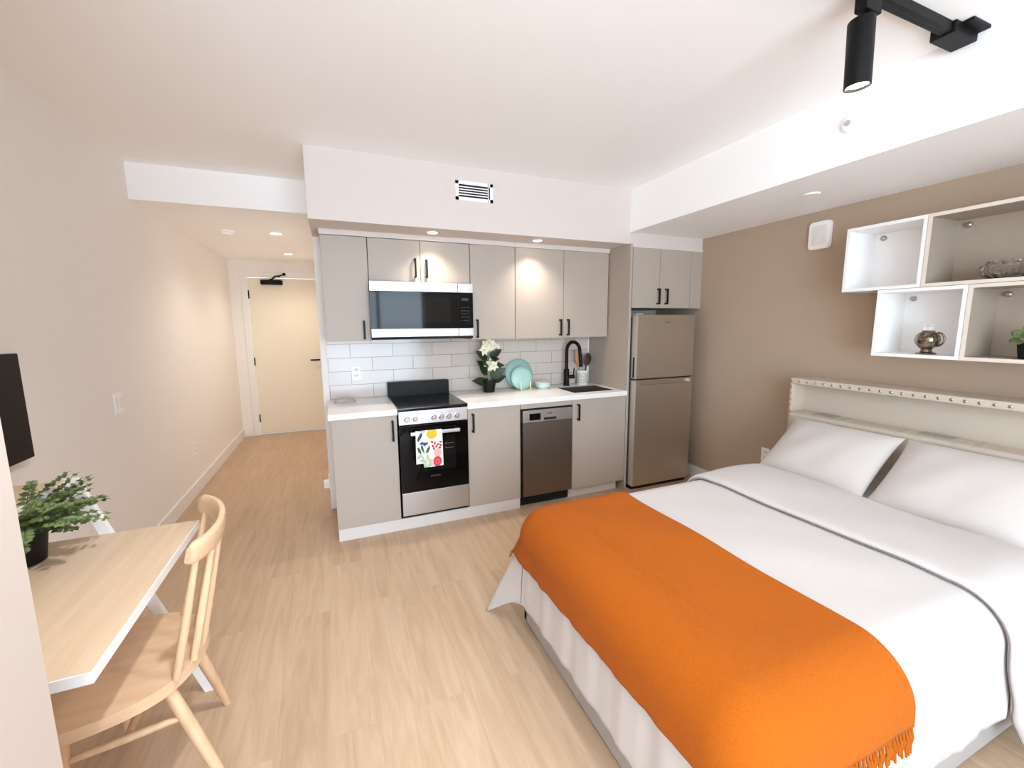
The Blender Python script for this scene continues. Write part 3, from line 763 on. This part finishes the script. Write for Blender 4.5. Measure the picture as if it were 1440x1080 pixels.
# ------------------------------------------------------------------ wall shelves
def cube_shelf(label, y0, y1, z0, z1, m_, nb):
    x0, x1, th = 2.915, XR - .0005, .018
    t = thing('cube_shelf', label, 'shelf', (x1, (y0 + y1) / 2, z0))
    m = MB(); m.box(x0, x1, y0, y1, z0, z0 + th, bev=.001); m.build('bottom_board', m_, t)
    m = MB(); m.box(x0, x1, y0, y1, z1 - th, z1, bev=.001); m.build('top_board', m_, t)
    for y in (y0, y1 - th): MB().box(x0, x1, y, y + th, z0 + th, z1 - th, bev=.001).build('side_board', m_, t)
    bx('back_board', m_, t, x1 - .008, x1, y0 + th, y1 - th, z0 + th, z1 - th)
    if m_ is M['beige']:
        m = MB(); e0, e1 = x0 - .0015, x0 + .0005
        m.box(e0, e1, y0, y1, z0, z0 + th).box(e0, e1, y0, y1, z1 - th, z1).box(e0, e1, y0, y0 + th, z0 + th, z1 - th).box(e0, e1, y1 - th, y1, z0 + th, z1 - th)
        m.build('edge_band', M['edge'], t)
    for y in nb:
        MB().lathe((x1 - .008, y, z1 - .046), [(.001, -.018), (.007, -.018), (.014, -.012), (.015, -.0005), (.001, -.0005)], 20, 'x').build('hanging_bracket', M['bracket'], t)
cube_shelf('white cube shelf, upper left of the wall group, empty', 1.302, 1.686, 1.684, 2.060, M['white'], (1.625, 1.36))
cube_shelf('wide beige cube shelf at upper right of the wall group, holding a glass bowl', .56, 1.300, 1.684, 2.060, M['beige'], (1.24, .62))
cube_shelf('white cube shelf at lower left of the wall group, holding the silvered jar', 1.110, 1.494, 1.305, 1.682, M['white'], (1.44, 1.16))
cube_shelf('wide beige cube shelf at lower right of the wall group, holding a potted plant', .40, 1.108, 1.305, 1.682, M['beige'], (1.054, .45))
# silvered jar
jx, jy, jz = 3.0, 1.278, 1.3232
t = thing('decorative_jar', 'brown silvered glass jar with a ring handle on the lower left shelf', 'jar', (jx, jy, jz))
MB().lathe((jx, jy, jz), [(.001, 0), (.043, 0), (.044, .006), (.036, .010), (.026, .014), (.022, .026), (.032, .036), (.048, .056), (.055, .078), (.051, .10), (.037, .118), (.022, .126), (.001, .127)], 40).build('body', M['mercury'], t)
MB().lathe((jx, jy, jz), [(.001, .124), (.026, .124), (.027, .129), (.021, .131), (.021, .150), (.024, .152), (.024, .156), (.001, .157)], 32).build('lid', M['clear'], t)
m = MB(); q = [(jx - .012, jy - .045 + .030 * -sin(a), jz + .083 + .036 * cos(a)) for a in [PI * k / 10 for k in range(11)]]
m.tube(q, .0055, 8); m.build('handle', M['mercury'], t)
m = MB()
for dy, dz_ in ((.0, .118), (-.018, .112), (.024, .108)): m.ico((jx - .043 + abs(dy) * .3, jy + dy, jz + dz_ - .012), .006, 1)
m.build('dimple', M['darkwood'], t)
# cut glass bowl
gxx, gyy, gz = 3.03, 1.005, 1.7024
prof = [(.001, 0), (.07, 0), (.075, .004), (.104, .022), (.116, .044), (.108, .066), (.092, .080), (.094, .086), (.088, .086), (.086, .079), (.101, .064), (.109, .044), (.098, .024), (.07, .010), (.001, .008)]
m = MB(); rings = []
for r, h in prof:
    ring = []
    for k in range(64):
        a = 2 * PI * k / 64; rr = r * (1 + (.035 * (1 if k % 4 < 2 else -1) if .01 < h < .08 else 0)); ring.append((gxx + rr * cos(a), gyy + rr * sin(a), gz + h))
    rings.append(ring)
m.ring_loft(rings)
tag(m.build('glass_bowl', M['clear'], None, angle=15), 'clear cut glass bowl on the upper right shelf', 'bowl')
# small plant on shelf
px, py, pz = 3.0, .898, 1.3232
t = thing('potted_plant', 'small leafy green plant in a black pot on the lower right shelf', 'plant', (px, py, pz))
pot(t, (px, py, pz), .036, .046, .085)
rn = random.Random(11)
for k in range(26):
    a = 2 * PI * k / 26 * 3.1; e_ = rn.uniform(.1, 1.2)
    m = MB(); b0 = Vector((px, py, pz + .075)); d0 = Vector((cos(a) * cos(e_), sin(a) * cos(e_), sin(e_)))
    L = rn.uniform(.03, .07); m.tube([b0, b0 + d0 * L * .6, b0 + d0 * L], [.0016, .0014, .001], 5)
    leaf_shape(m, b0 + d0 * L * .8, d0 + Vector((0, 0, -.25)), (-1, rn.uniform(-.5, .5), .6), .044, .019, .3, 6)
    m.build('leaf', M['fern'], t, recalc=False)
# chime on the taupe wall
t = thing('door_chime', 'white rounded square wall box high on the taupe wall', 'chime', (XR, 2.004, 2.0))
def rrect_x(x0, x1, y0, y1, z0, z1, r, name, m_, par):
    c4 = ((y1 - r, z1 - r, 0), (y0 + r, z1 - r, 90), (y0 + r, z0 + r, 180), (y1 - r, z0 + r, 270))
    P = [(a + r * cos(math.radians(d0 + k * 15)), b + r * sin(math.radians(d0 + k * 15))) for a, b, d0 in c4 for k in range(7)]
    s_ = lambda q, x: [(x, (y0 + y1) / 2 + (a - (y0 + y1) / 2) * q, (z0 + z1) / 2 + (b - (z0 + z1) / 2) * q) for a, b in P]
    return MB().ring_loft([s_(1, x1), s_(1, x0 + .006), s_(.975, x0 + .001), s_(.94, x0)]).build(name, m_, par)
rrect_x(XR - .026, XR, 1.936, 2.080, 2.010, 2.198, .024, 'housing', M['whiteplastic'], t)
rrect_x(XR - .0275, XR - .024, 1.956, 2.060, 2.036, 2.172, .016, 'front_cover', M['trim'], t)

# ------------------------------------------------------------------ bed
bd = thing('bed', 'low bed with cream upholstered frame and a nail-trimmed bookcase headboard', 'bed', (2.0, 1.2, 0))
XF, NY, FY = .802, .563, 1.808
m = MB(); m.box(XF, 2.93, NY, NY + .05, .012, .205, bev=.012, seg=3); m.build('side_rail', M['frame'], bd)
m = MB(); m.box(XF, 2.93, FY - .05, FY, .012, .205, bev=.012, seg=3); m.build('side_rail', M['frame'], bd)
m = MB(); m.box(XF, XF + .05, NY + .002, FY - .002, .012, .205, bev=.012, seg=3); m.build('foot_rail', M['frame'], bd)
bx('slat_base', M['frame'], bd, XF + .03, 2.93, NY + .03, FY - .03, .06, .18)
for x in (XF + .1, 2.8):
    for y in (NY + .12, FY - .12): bx('leg', M['black'], bd, x, x + .05, y - .025, y + .025, 0, .07)
bx('mattress', M['duvet'], bd, XF + .06, 2.92, NY + .05, FY - .05, .18, .585, bev=.05, seg=4)
HN, HF, HX, HT = .36, 1.977, 2.942, 1.118
hbd = MB()
hbd.box(3.062, XR - .002, HN, HF, .0, HT - .004, bev=.006)                       # back
hbd.box(HX + .002, 3.07, HF - .024, HF, .0, HT - .003, bev=.006).box(HX + .002, 3.07, HN, HN + .024, .0, HT - .003, bev=.006)
hbd.box(HX, 3.07, HN, HF, HT - .042, HT, bev=.009, seg=3)
hb = hbd.build('headboard', M['uphol'], bd)
n_p = 5; wd_ = (HF - HN - .052) / n_p
m = MB(); m.box(HX - .045, 3.06, HN + .026, HF - .026, .012, .883, bev=.026, seg=5)
m.build('cushion', M['uphol'], hb)
for k in range(1, n_p):
    y0 = HN + .026 + k * wd_
    MB().tube([(HX - .0455, y0, .30), (HX - .0455, y0, .85), (HX - .038, y0, .876), (HX - .02, y0, .8834), (3.055, y0, .8834)], .0011, 6).build('cushion_seam', M['seam'], hb)
for y0, y1 in ((1.69, 1.825), (1.11, 1.255), (.55, .69)):
    MB().box(2.965, 3.045, y0, y1, .8825, .8865, bev=.001).build('ledge_panel', M['greyplastic'], hb)
nm = None
def nail(x, y, z):
    global nm
    if nm is None:
        nm = MB().ico((x, y, z), .0088, 2, (.65, 1, 1)).build('nail_head', M['nail'], hb); nm['_o'] = 0
        nail.o = Vector((x, y, z)); return
    c = nm.copy(); C.objects.link(c); c.parent = hb; c.location = Vector((x, y, z)) - nail.o
k = 0; y = HF - .012
while y > HN:
    nail(HX + .001, y, HT - .021); y -= .0525
for j in range(1, 9): nail(HX + .001, HF - .012, HT - .021 - j * .042); 
for j in range(1, 6): nail(HX + .001, HN + .012, HT - .021 - j * .042)
del nm['_o']

# --- draped cloth over the bed
XA, YA, YB_, ZT, RR = .905, .655, 1.705, .612, .135
def drape(x, y, off=0, flare=.03, ripple=1.0, p=2.7, tip=.07):
    """x, y are cloth coordinates laid flat; anything outside the core rectangle rolls over the edge and hangs"""
    du = max(0.0, XA - x); dn = max(0.0, YA - y); df = max(0.0, y - YB_)
    cx_ = max(x, XA); cy_ = min(max(y, YA), YB_)
    dv = -dn if dn > 0 else df
    z = ZT + off
    R_ = RR + off
    if du == 0 and dv == 0:
        puff = .010 * (sin(x * 5.1 + y * 2.2) * sin(y * 4.3 + .6)) + .004 * sin(x * 13 + 3 * y) * sin(y * 11)
        e = min(1, min(x - XA, y - YA, YB_ - y) / .12)
        return Vector((x, y, z + puff * max(0, e) * .8))
    h = (du ** p + abs(dv) ** p) ** (1 / p)
    n = math.hypot(du, dv); ux, uy = -du / n, dv / n
    corner = min(du, abs(dv)) / max(du, abs(dv))
    if tip: h += tip * corner ** 4 * min(1, h / .45)
    a = h / RR
    if a < PI / 2: o, dz_ = R_ * sin(a), R_ * (1 - cos(a))
    else:
        e_ = h - RR * PI / 2; fl = flare + .42 * corner ** 1.4
        o, dz_ = R_ + e_ * sin(fl), R_ + e_ * cos(fl)
        if du > abs(dv): s_ = cy_ * 1.0
        else: s_ = cx_ * 1.0
        am = ripple * min(1, e_ / .12) * .006
        o += am * (sin(s_ * 34 + 1.3 * sin(s_ * 9)) * .6 + sin(s_ * 71 + 2) * .4) * (1 - corner * .5)
    return Vector((cx_ + ux * o, cy_ + uy * o, z - dz_))
def frange(a, b, n): return [a + (b - a) * i / (n - 1) for i in range(n)]
# duvet body
HF_ = RR * PI / 2
foot_h = HF_ + (ZT - RR - .155); side_h = HF_ + (ZT - RR - .215)
us = frange(XA - foot_h, XA, 34) + frange(XA, 2.40, 44)[1:]
vs = frange(YA - side_h, YA, 30) + frange(YA, YB_, 40)[1:] + frange(YB_, YB_ + side_h + .04, 30)[1:]
m = MB(); m.grid(lambda u, v: drape(u, v), us, vs)
dv_ = m.build('duvet', M['duvet'], None, recalc=True, angle=80)
tag(dv_, 'plump white duvet spread over the bed with its top folded back', 'duvet')
so = dv_.modifiers.new('thickness', 'SOLIDIFY'); so.thickness = .012; so.offset = -1
# folded-back band
FX = 1.892
prof = [(FX + .02, .003), (FX + .004, .005), (FX - .004, .012), (FX - .003, .022), (FX + .008, .030), (FX + .03, .034), (FX + .10, .035)]
prof += [(FX + .10 + .36 * k / 10, .035 + .008 * sin(PI * k / 10)) for k in range(1, 11)] + [(FX + .485, .030), (FX + .50, .012), (FX + .505, -.015)]
vs2 = frange(YA - (side_h + .135), YA, 36) + frange(YA, YB_, 40)[1:] + frange(YB_, YB_ + side_h + .02, 30)[1:]
def fold(i, v):
    x, off = prof[i]
    if v < YA:
        e = max(0, (YA - v) - .16); x = x + .55 * e * e * 1.6 * max(0, 1 - (x - FX) / .6)
    return drape(x, v, off, ripple=1.0)
m = MB(); V = [[m.bm.verts.new(fold(i, v)) for v in vs2] for i in range(len(prof))]
for i in range(len(prof) - 1):
    for j in range(len(vs2) - 1): m.bm.faces.new((V[i][j], V[i + 1][j], V[i + 1][j + 1], V[i][j + 1]))
fo = m.build('folded_band', M['duvet'], dv_, angle=80)
so = fo.modifiers.new('thickness', 'SOLIDIFY'); so.thickness = .003; so.offset = -1
m = MB(); m.tube([fold(2, v) + Vector((-.002, 0, .002)) for v in vs2], .0016, 6)
m.build('piping', M['piping'], dv_)
# piping up the hanging foot corner, as on the photographed cover's seam
m = MB(); m.tube([drape(XA - q, YB_ + .012 + q * .10, .002) for q in frange(HF_ * 1.2, foot_h - .01, 16)], .0016, 6)
m.build('seam', M['piping'], dv_)

# throw blanket
BX1 = 1.352; BO = .013
b_foot = HF_ + (ZT - RR - .372)
b_near = HF_ + (ZT - RR - .44)
b_far = HF_ + (ZT - RR - .40)
def bl(u, v):
    hem = 0
    if u < XA:   # foot hem rises a little towards the near side
        q = (XA - u) / b_foot; u = XA - (XA - u) * (1 - .14 * max(0, min(1, (1.75 - v) / 1.2)) * q)
    p_ = drape(u, v, BO, ripple=1.0, p=7.0, tip=0)
    if u >= XA and YA < v < YB_:
        dd = (u - (.955 + (1.41 - v) * .02)); w = max(0, min(1, (v - .85) / .1, (1.45 - v) / .1))
        p_.z += .009 * math.exp(-(dd / .006) ** 2) * w
    return p_
us = frange(XA - b_foot, XA, 24) + frange(XA, BX1, 130)[1:]
vs = frange(YA - b_near, YA, 20) + frange(YA, YB_, 40)[1:] + frange(YB_, YB_ + b_far, 20)[1:]
m = MB(); m.grid(bl, us, vs)
th_ = m.build('throw_blanket', M['orange'], None, angle=80)
tag(th_, 'burnt orange fringed wool throw laid across the foot of the bed', 'blanket')
so = th_.modifiers.new('thickness', 'SOLIDIFY'); so.thickness = .005; so.offset = 1
rn = random.Random(2)
def tassels(vv, n, side):
    for k in range(n):
        u = XA - b_foot + .01 + (BX1 - XA + b_foot - .015) * k / (n - 1)
        a = bl(u, vv); b_ = bl(u, vv + side * -.02); d_ = (a - b_).normalized()
        d_ = (d_ + Vector((rn.uniform(-.12, .12), 0, -.6))).normalized()
        L = rn.uniform(.062, .082)
        out = Vector((0, -side * -.004, 0))
        w_ = Vector((rn.uniform(-.004, .004), side * .006, 0))
        m = MB(); m.tube([a, a + d_ * L * .35 + w_, a + d_ * L * .7 + w_ * .5, a + d_ * L + w_], [.003, .0042, .0038, .003], 6)
        m.build('tassel', M['orange'], th_)
tassels(YA - b_near, 58, -1)
tassels(YB_ + b_far, 40, 1)

# pillows
def pillow(label, c, wy, wl, th, lean, yaw):
    m = MB(); n = 30
    def top(s):
        def f(u, v):
            a, b_ = abs(u), abs(v)
            z = th / 2 * (max(0, 1 - a ** 2.6) ** .55) * (max(0, 1 - b_ ** 2.6) ** .55)
            x = wl / 2 * u * (1 - .055 * (1 - b_ ** 3) * a ** 2)
            y = wy / 2 * v * (1 - .055 * (1 - a ** 3) * b_ ** 2)
            z *= 1 + .05 * sin(u * 5 + 1) * cos(v * 4) + .03 * sin(v * 9 + u * 4)
            return Vector((x, y, s * z))
        return f
    us_ = [sin(PI / 2 * (-1 + 2 * i / n)) for i in range(n + 1)]
    m.grid(top(1), us_, us_); m.grid(top(-1), us_, us_)
    bmesh.ops.remove_doubles(m.bm, verts=m.bm.verts, dist=.0004)
    mt = Matrix.Translation(c) @ Matrix.Rotation(math.radians(yaw), 4, 'Z') @ Matrix.Rotation(-math.radians(lean), 4, 'Y')
    for v in m.bm.verts: v.co = mt @ v.co
    return tag(m.build('pillow', M['pillow'], None, angle=80), label, 'pillow')
pillow('white pillow on the far side of the bed, nearer the refrigerator', (2.640, 1.536, .722), .595, .47, .16, 40, 0)
pillow('white pillow on the near side of the bed, farther from the refrigerator', (2.640, .928, .722), .595, .47, .16, 40, 0)
# dark cable beside the headboard
m = MB(); rn = random.Random(4)
m.tube([(3.17, 2.02, .62), (3.16, 2.035, .60), (3.15, 2.05, .585), (3.165, 2.03, .55), (3.17, 2.01, .45), (3.172, 2.0, .12)], .004, 7)
for k in range(6): m.tube([(3.15, 2.05, .585), (3.15 + rn.uniform(-.02, .02), 2.06 + rn.uniform(-.02, .04), .585 + rn.uniform(-.03, .04))], .004, 6)
tag(m.build('power_cable', M['black'], None), 'dark tangled cable hanging on taupe wall beside the headboard', 'cable')

# ------------------------------------------------------------------ desk corner
t = thing('ladder_desk', 'ash-topped desk with white edges, slanted white legs and raised shelf', 'desk', (-.85, 1.53, 0))
DY0, DY1 = 1.128, 1.932
tp = bx('desktop', M['white'], t, -1.13, -.541, DY0, DY1, .722, .7496, bev=.001)
bx('wood_surface', M['desk'], tp, -1.129, -.544, DY0 + .003, DY1 - .003, .7490, .7503)
up = bx('upper_shelf', M['white'], t, -1.16, -.908, DY0, DY1, .945, .9696, bev=.001)
bx('wood_surface', M['desk'], up, -1.159, -.911, DY0 + .003, DY1 - .003, .9690, .9703)
for y in (DY1 + .001, DY0 - .023):
    m = MB(); a = Vector((-.905, 0, .945)); b_ = Vector((-.572, 0, 0))
    for q in ((0),):
        w = .022
        P = [(-.905 - .017, .9695), (-.905 + .017, .9695), (-.572 + .016, 0), (-.572 - .018, 0)]
        v0 = [m.bm.verts.new((x, y, z)) for x, z in P]; v1 = [m.bm.verts.new((x, y + w, z)) for x, z in P]
        m.bm.faces.new(v0); m.bm.faces.new(list(reversed(v1)))
        for i in range(4): m.bm.faces.new((v0[i], v1[i], v1[(i + 1) % 4], v0[(i + 1) % 4]))
    m.build('slanted_leg', M['white'], t)
    bx('rear_leg', M['white'], t, -1.16, -1.125, y, y + .022, 0, .9695, bev=.001)
bx('rear_stretcher', M['white'], t, -1.155, -1.130, DY0, DY1, .56, .60, bev=.001)
# desk plant
qx, qy, qz = -.985, 1.785, .7505
t = thing('potted_fern', 'bushy green fern in a black pot at the back of the desk', 'plant', (qx, qy, qz))
pot(t, (qx, qy, qz), .060, .074, .118, rim=False)
rn = random.Random(21)
def frond(base, tip, lift, n, lw, m_):
    base, tip = Vector(base), Vector(tip)
    m = MB(); pts = []
    for i in range(n + 1):
        s_ = i / n; pts.append(base.lerp(tip, s_) + Vector((0, 0, lift * sin(PI * s_ * .8))))
    m.tube(pts, [.0022 * (1 - .6 * i / n) for i in range(n + 1)], 5)
    for i in range(2, n + 1):
        d_ = (pts[i] - pts[i - 1]).normalized(); sd = d_.cross(Vector((0, 0, 1))).normalized()
        k = sin(PI * (.12 + .8 * i / n))
        for s_ in (1, -1):
            leaf_shape(m, pts[i], d_ * .5 + sd * s_ + Vector((0, 0, rn.uniform(-.3, .3))), (rn.uniform(0, 1), -rn.uniform(.2, 1), rn.uniform(.2, 1)), lw * (.6 + .7 * k), lw * .36, .25, 4)
    leaf_shape(m, pts[-1], pts[-1] - pts[-2], (0, 0, 1), lw, lw * .3, .2, 4)
    m.build('frond', m_, t, recalc=False)
cnt = 0
while cnt < 84:
    a = rn.uniform(0, 2 * PI); e_ = rn.uniform(-.25, 1.2); L = rn.uniform(.10, .21)
    tip = Vector((qx + .03 + L * cos(a) * cos(e_) * .8 + .04, qy - .03 + L * sin(a) * cos(e_) * .85, qz + .135 + L * sin(e_) * .8))
    if tip.x < -.86 and tip.z > .915: continue
    if tip.x < -1.10 or tip.y > 1.90: continue
    frond((qx + rn.uniform(-.03, .04), qy + rn.uniform(-.04, .03), qz + .108), tip, rn.uniform(.0, .03) if tip.x > -.88 else 0, 9, .019, M['fern'] if cnt % 3 else M['fern2']); cnt += 1
for tp_ in ((-.862, 1.66, 1.035), (-.80, 1.66, .96), (-.755, 1.70, .955), (-.765, 1.66, .905), (-.84, 1.62, .99)):
    frond((qx + .03, qy - .02, qz + .108), tp_, .02, 13, .018, M['fern'])
# TV
t = thing('television', 'black flat television mounted on the left wall above the desk', 'television', (XL, 2.0, .96))
bx('housing', M['blackplastic'], t, -1.243, -1.205, 1.64, 2.372, .966, 1.402, bev=.004)
bx('screen', M['screen'], t, -1.2052, -1.2035, 1.652, 2.360, .985, 1.391, bev=.0005)
bx('wall_mount', M['black'], t, XL + .0005, -1.242, 1.85, 2.15, 1.08, 1.3)

# chair
t = thing('dining_chair', 'natural wood spindle-back chair tucked partly under the desk', 'chair', (-.64, 1.6, 0))
base_poly = [(-.845, 1.36), (-.80, 1.342), (-.737, 1.345), (-.654, 1.360), (-.572, 1.390), (-.518, 1.433), (-.484, 1.505), (-.466, 1.585), (-.473, 1.675), (-.502, 1.738), (-.578, 1.802), (-.649, 1.826), (-.75, 1.838), (-.83, 1.82), (-.862, 1.75), (-.868, 1.58), (-.864, 1.42)]
# smooth the outline (Chaikin)
pl = base_poly
for _ in range(2):
    q = []
    for i in range(len(pl)):
        a, b_ = pl[i], pl[(i + 1) % len(pl)]
        q += [(a[0] * .75 + b_[0] * .25, a[1] * .75 + b_[1] * .25), (a[0] * .25 + b_[0] * .75, a[1] * .25 + b_[1] * .75)]
    pl = q
MB().prism(pl, .414, .45, .006).build('seat', M['chairw'], t)
def leg(a, b_): MB().tube([a, Vector(a).lerp(Vector(b_), .45), b_], [.0165, .0185, .0125], 16).build('leg', M['spin'], t)
leg((-.545, 1.47, .425), (-.402, 1.445, 0)); leg((-.555, 1.715, .425), (-.492, 1.838, 0))
leg((-.765, 1.435, .425), (-.800, 1.375, 0)); leg((-.765, 1.735, .425), (-.79, 1.80, 0))
def strt(a, b_): MB().tube([a, Vector(a).lerp(Vector(b_), .5), b_], [.009, .0125, .009], 12).build('stretcher', M['spin'], t)
strt((-.775, 1.420, .305), (-.505, 1.463, .305)); strt((-.773, 1.755, .30), (-.537, 1.752, .30))
strt((-.64, 1.44, .305), (-.655, 1.754, .30))
crest = [(-.440, 1.435), (-.412, 1.485), (-.398, 1.55), (-.398, 1.62), (-.412, 1.70), (-.440, 1.775), (-.478, 1.835), (-.515, 1.872)]
def cat_(pts, n=6):
    out = []
    for i in range(len(pts) - 1):
        p0, p1, p2, p3 = [Vector(pts[max(0, min(len(pts) - 1, i + k))]) for k in (-1, 0, 1, 2)]
        for j in range(n):
            s_ = j / n
            out.append(.5 * ((2 * p1) + (-p0 + p2) * s_ + (2 * p0 - 5 * p1 + 4 * p2 - p3) * s_ ** 2 + (-p0 + 3 * p1 - 3 * p2 + p3) * s_ ** 3))
    out.append(Vector(pts[-1])); return out
cv = cat_(crest); rings = []
for i, p_ in enumerate(cv):
    d_ = (cv[min(i + 1, len(cv) - 1)] - cv[max(i - 1, 0)]).normalized(); nrm = Vector((d_.y, -d_.x))
    s_ = i / (len(cv) - 1); e_ = min(s_, 1 - s_); hz = .034 * (1 if e_ > .05 else .72 + .28 * (e_ / .05)) + .004 * sin(PI * s_); tw_ = .0125 * (1 if e_ > .03 else .7)
    ring = []
    for k in range(16):
        a = 2 * PI * k / 16; cx2 = abs(cos(a)) ** .6 * (1 if cos(a) > 0 else -1); cz2 = abs(sin(a)) ** .6 * (1 if sin(a) > 0 else -1)
        ring.append((p_.x + nrm.x * tw_ * cx2 + .006 * cz2, p_.y + nrm.y * tw_ * cx2, (.838 + hz * cz2)))
    rings.append(ring)
MB().ring_loft(rings).build('crest_rail', M['chairw'], t)
for a, b_ in (((-.508, 1.450, .448), (-.428, 1.468, .82)), ((-.482, 1.520, .448), (-.402, 1.535, .82)), ((-.478, 1.60, .448), (-.400, 1.615, .82)), ((-.492, 1.68, .448), (-.414, 1.70, .82)), ((-.525, 1.745, .448), (-.443, 1.775, .82)), ((-.58, 1.79, .448), (-.492, 1.845, .82))):
    MB().tube([a, Vector(a).lerp(Vector(b_), .4), b_], [.0115, .0125, .0085], 12).build('spindle', M['spin'], t)

# ------------------------------------------------------------------ light
def light(name, kind, loc, energy, col, **kw):
    l = bpy.data.lights.new(name, kind); l.energy = energy; l.color = col
    for k, v in kw.items(): setattr(l, k, v)
    o = bpy.data.objects.new(name, l); C.objects.link(o); o.location = loc
    return o
W = bpy.data.worlds.new('World'); S.world = W; W.use_nodes = True
bg = W.node_tree.nodes['Background']; bg.inputs['Color'].default_value = (.715, .885, 1.06, 1); bg.inputs['Strength'].default_value = 10.5
po = light('window_daylight', 'AREA', ((wx0 + wx1) / 2, YR - .02, (wz0 + wz1) / 2), 1, (1, 1, 1), shape='RECTANGLE', size=wx1 - wx0, size_y=wz1 - wz0)
po.rotation_euler = (PI / 2, 0, 0); po.data.cycles.is_portal = True
WARM = (1.0, .92, .82); SOFT = (.93, .98, 1.04)
for x in (.70, 1.55):
    light('kitchen_downlight_lamp', 'SPOT', (x, 3.185, ZK - .012), 24, WARM, spot_size=math.radians(115), spot_blend=1.0, shadow_soft_size=.03)
for y in (4.674, 5.92):
    light('hall_downlight_lamp', 'SPOT', (-.465, y, ZH - .015), 27, WARM, spot_size=math.radians(140), spot_blend=.8, shadow_soft_size=.05)
# heads on the ceiling track: one in view, the others further along it beyond the frame
for x, rx, ry_, pw in ((1.703, 0, 3, 9), (.8, 12, 0, 34), (.08, 0, 24, 56)):
    o = light('track_spot_lamp', 'SPOT', (x, TY, H - .322), pw, SOFT, spot_size=math.radians(110), spot_blend=.8, shadow_soft_size=.035)
    o.rotation_euler = (math.radians(rx), math.radians(ry_), 0)

# ------------------------------------------------------------------ camera
cd = bpy.data.cameras.new('camera'); co = bpy.data.objects.new('camera', cd); C.objects.link(co)
yaw, pit, rol = math.radians(22.484), math.radians(7.992), math.radians(-.454)
fw = Vector((sin(yaw) * cos(pit), cos(yaw) * cos(pit), -sin(pit))); r0 = Vector((cos(yaw), -sin(yaw), 0)); u0 = r0.cross(fw)
rv = r0 * cos(rol) + u0 * sin(rol); uv = -r0 * sin(rol) + u0 * cos(rol)
mw = Matrix((rv, uv, -fw)).transposed().to_4x4(); mw.translation = Vector((0, 0, 1.502))
co.matrix_world = mw
cd.sensor_width = 36; cd.lens = 36 * 593.975 / 1440; cd.clip_start = .02
S.camera = co
S.view_settings.view_transform = 'Standard'; S.view_settings.look = 'None'; S.view_settings.gamma = 1; S.view_settings.exposure = .36
S.cycles.max_bounces = 14; S.cycles.diffuse_bounces = 10; S.cycles.sample_clamp_indirect = 8
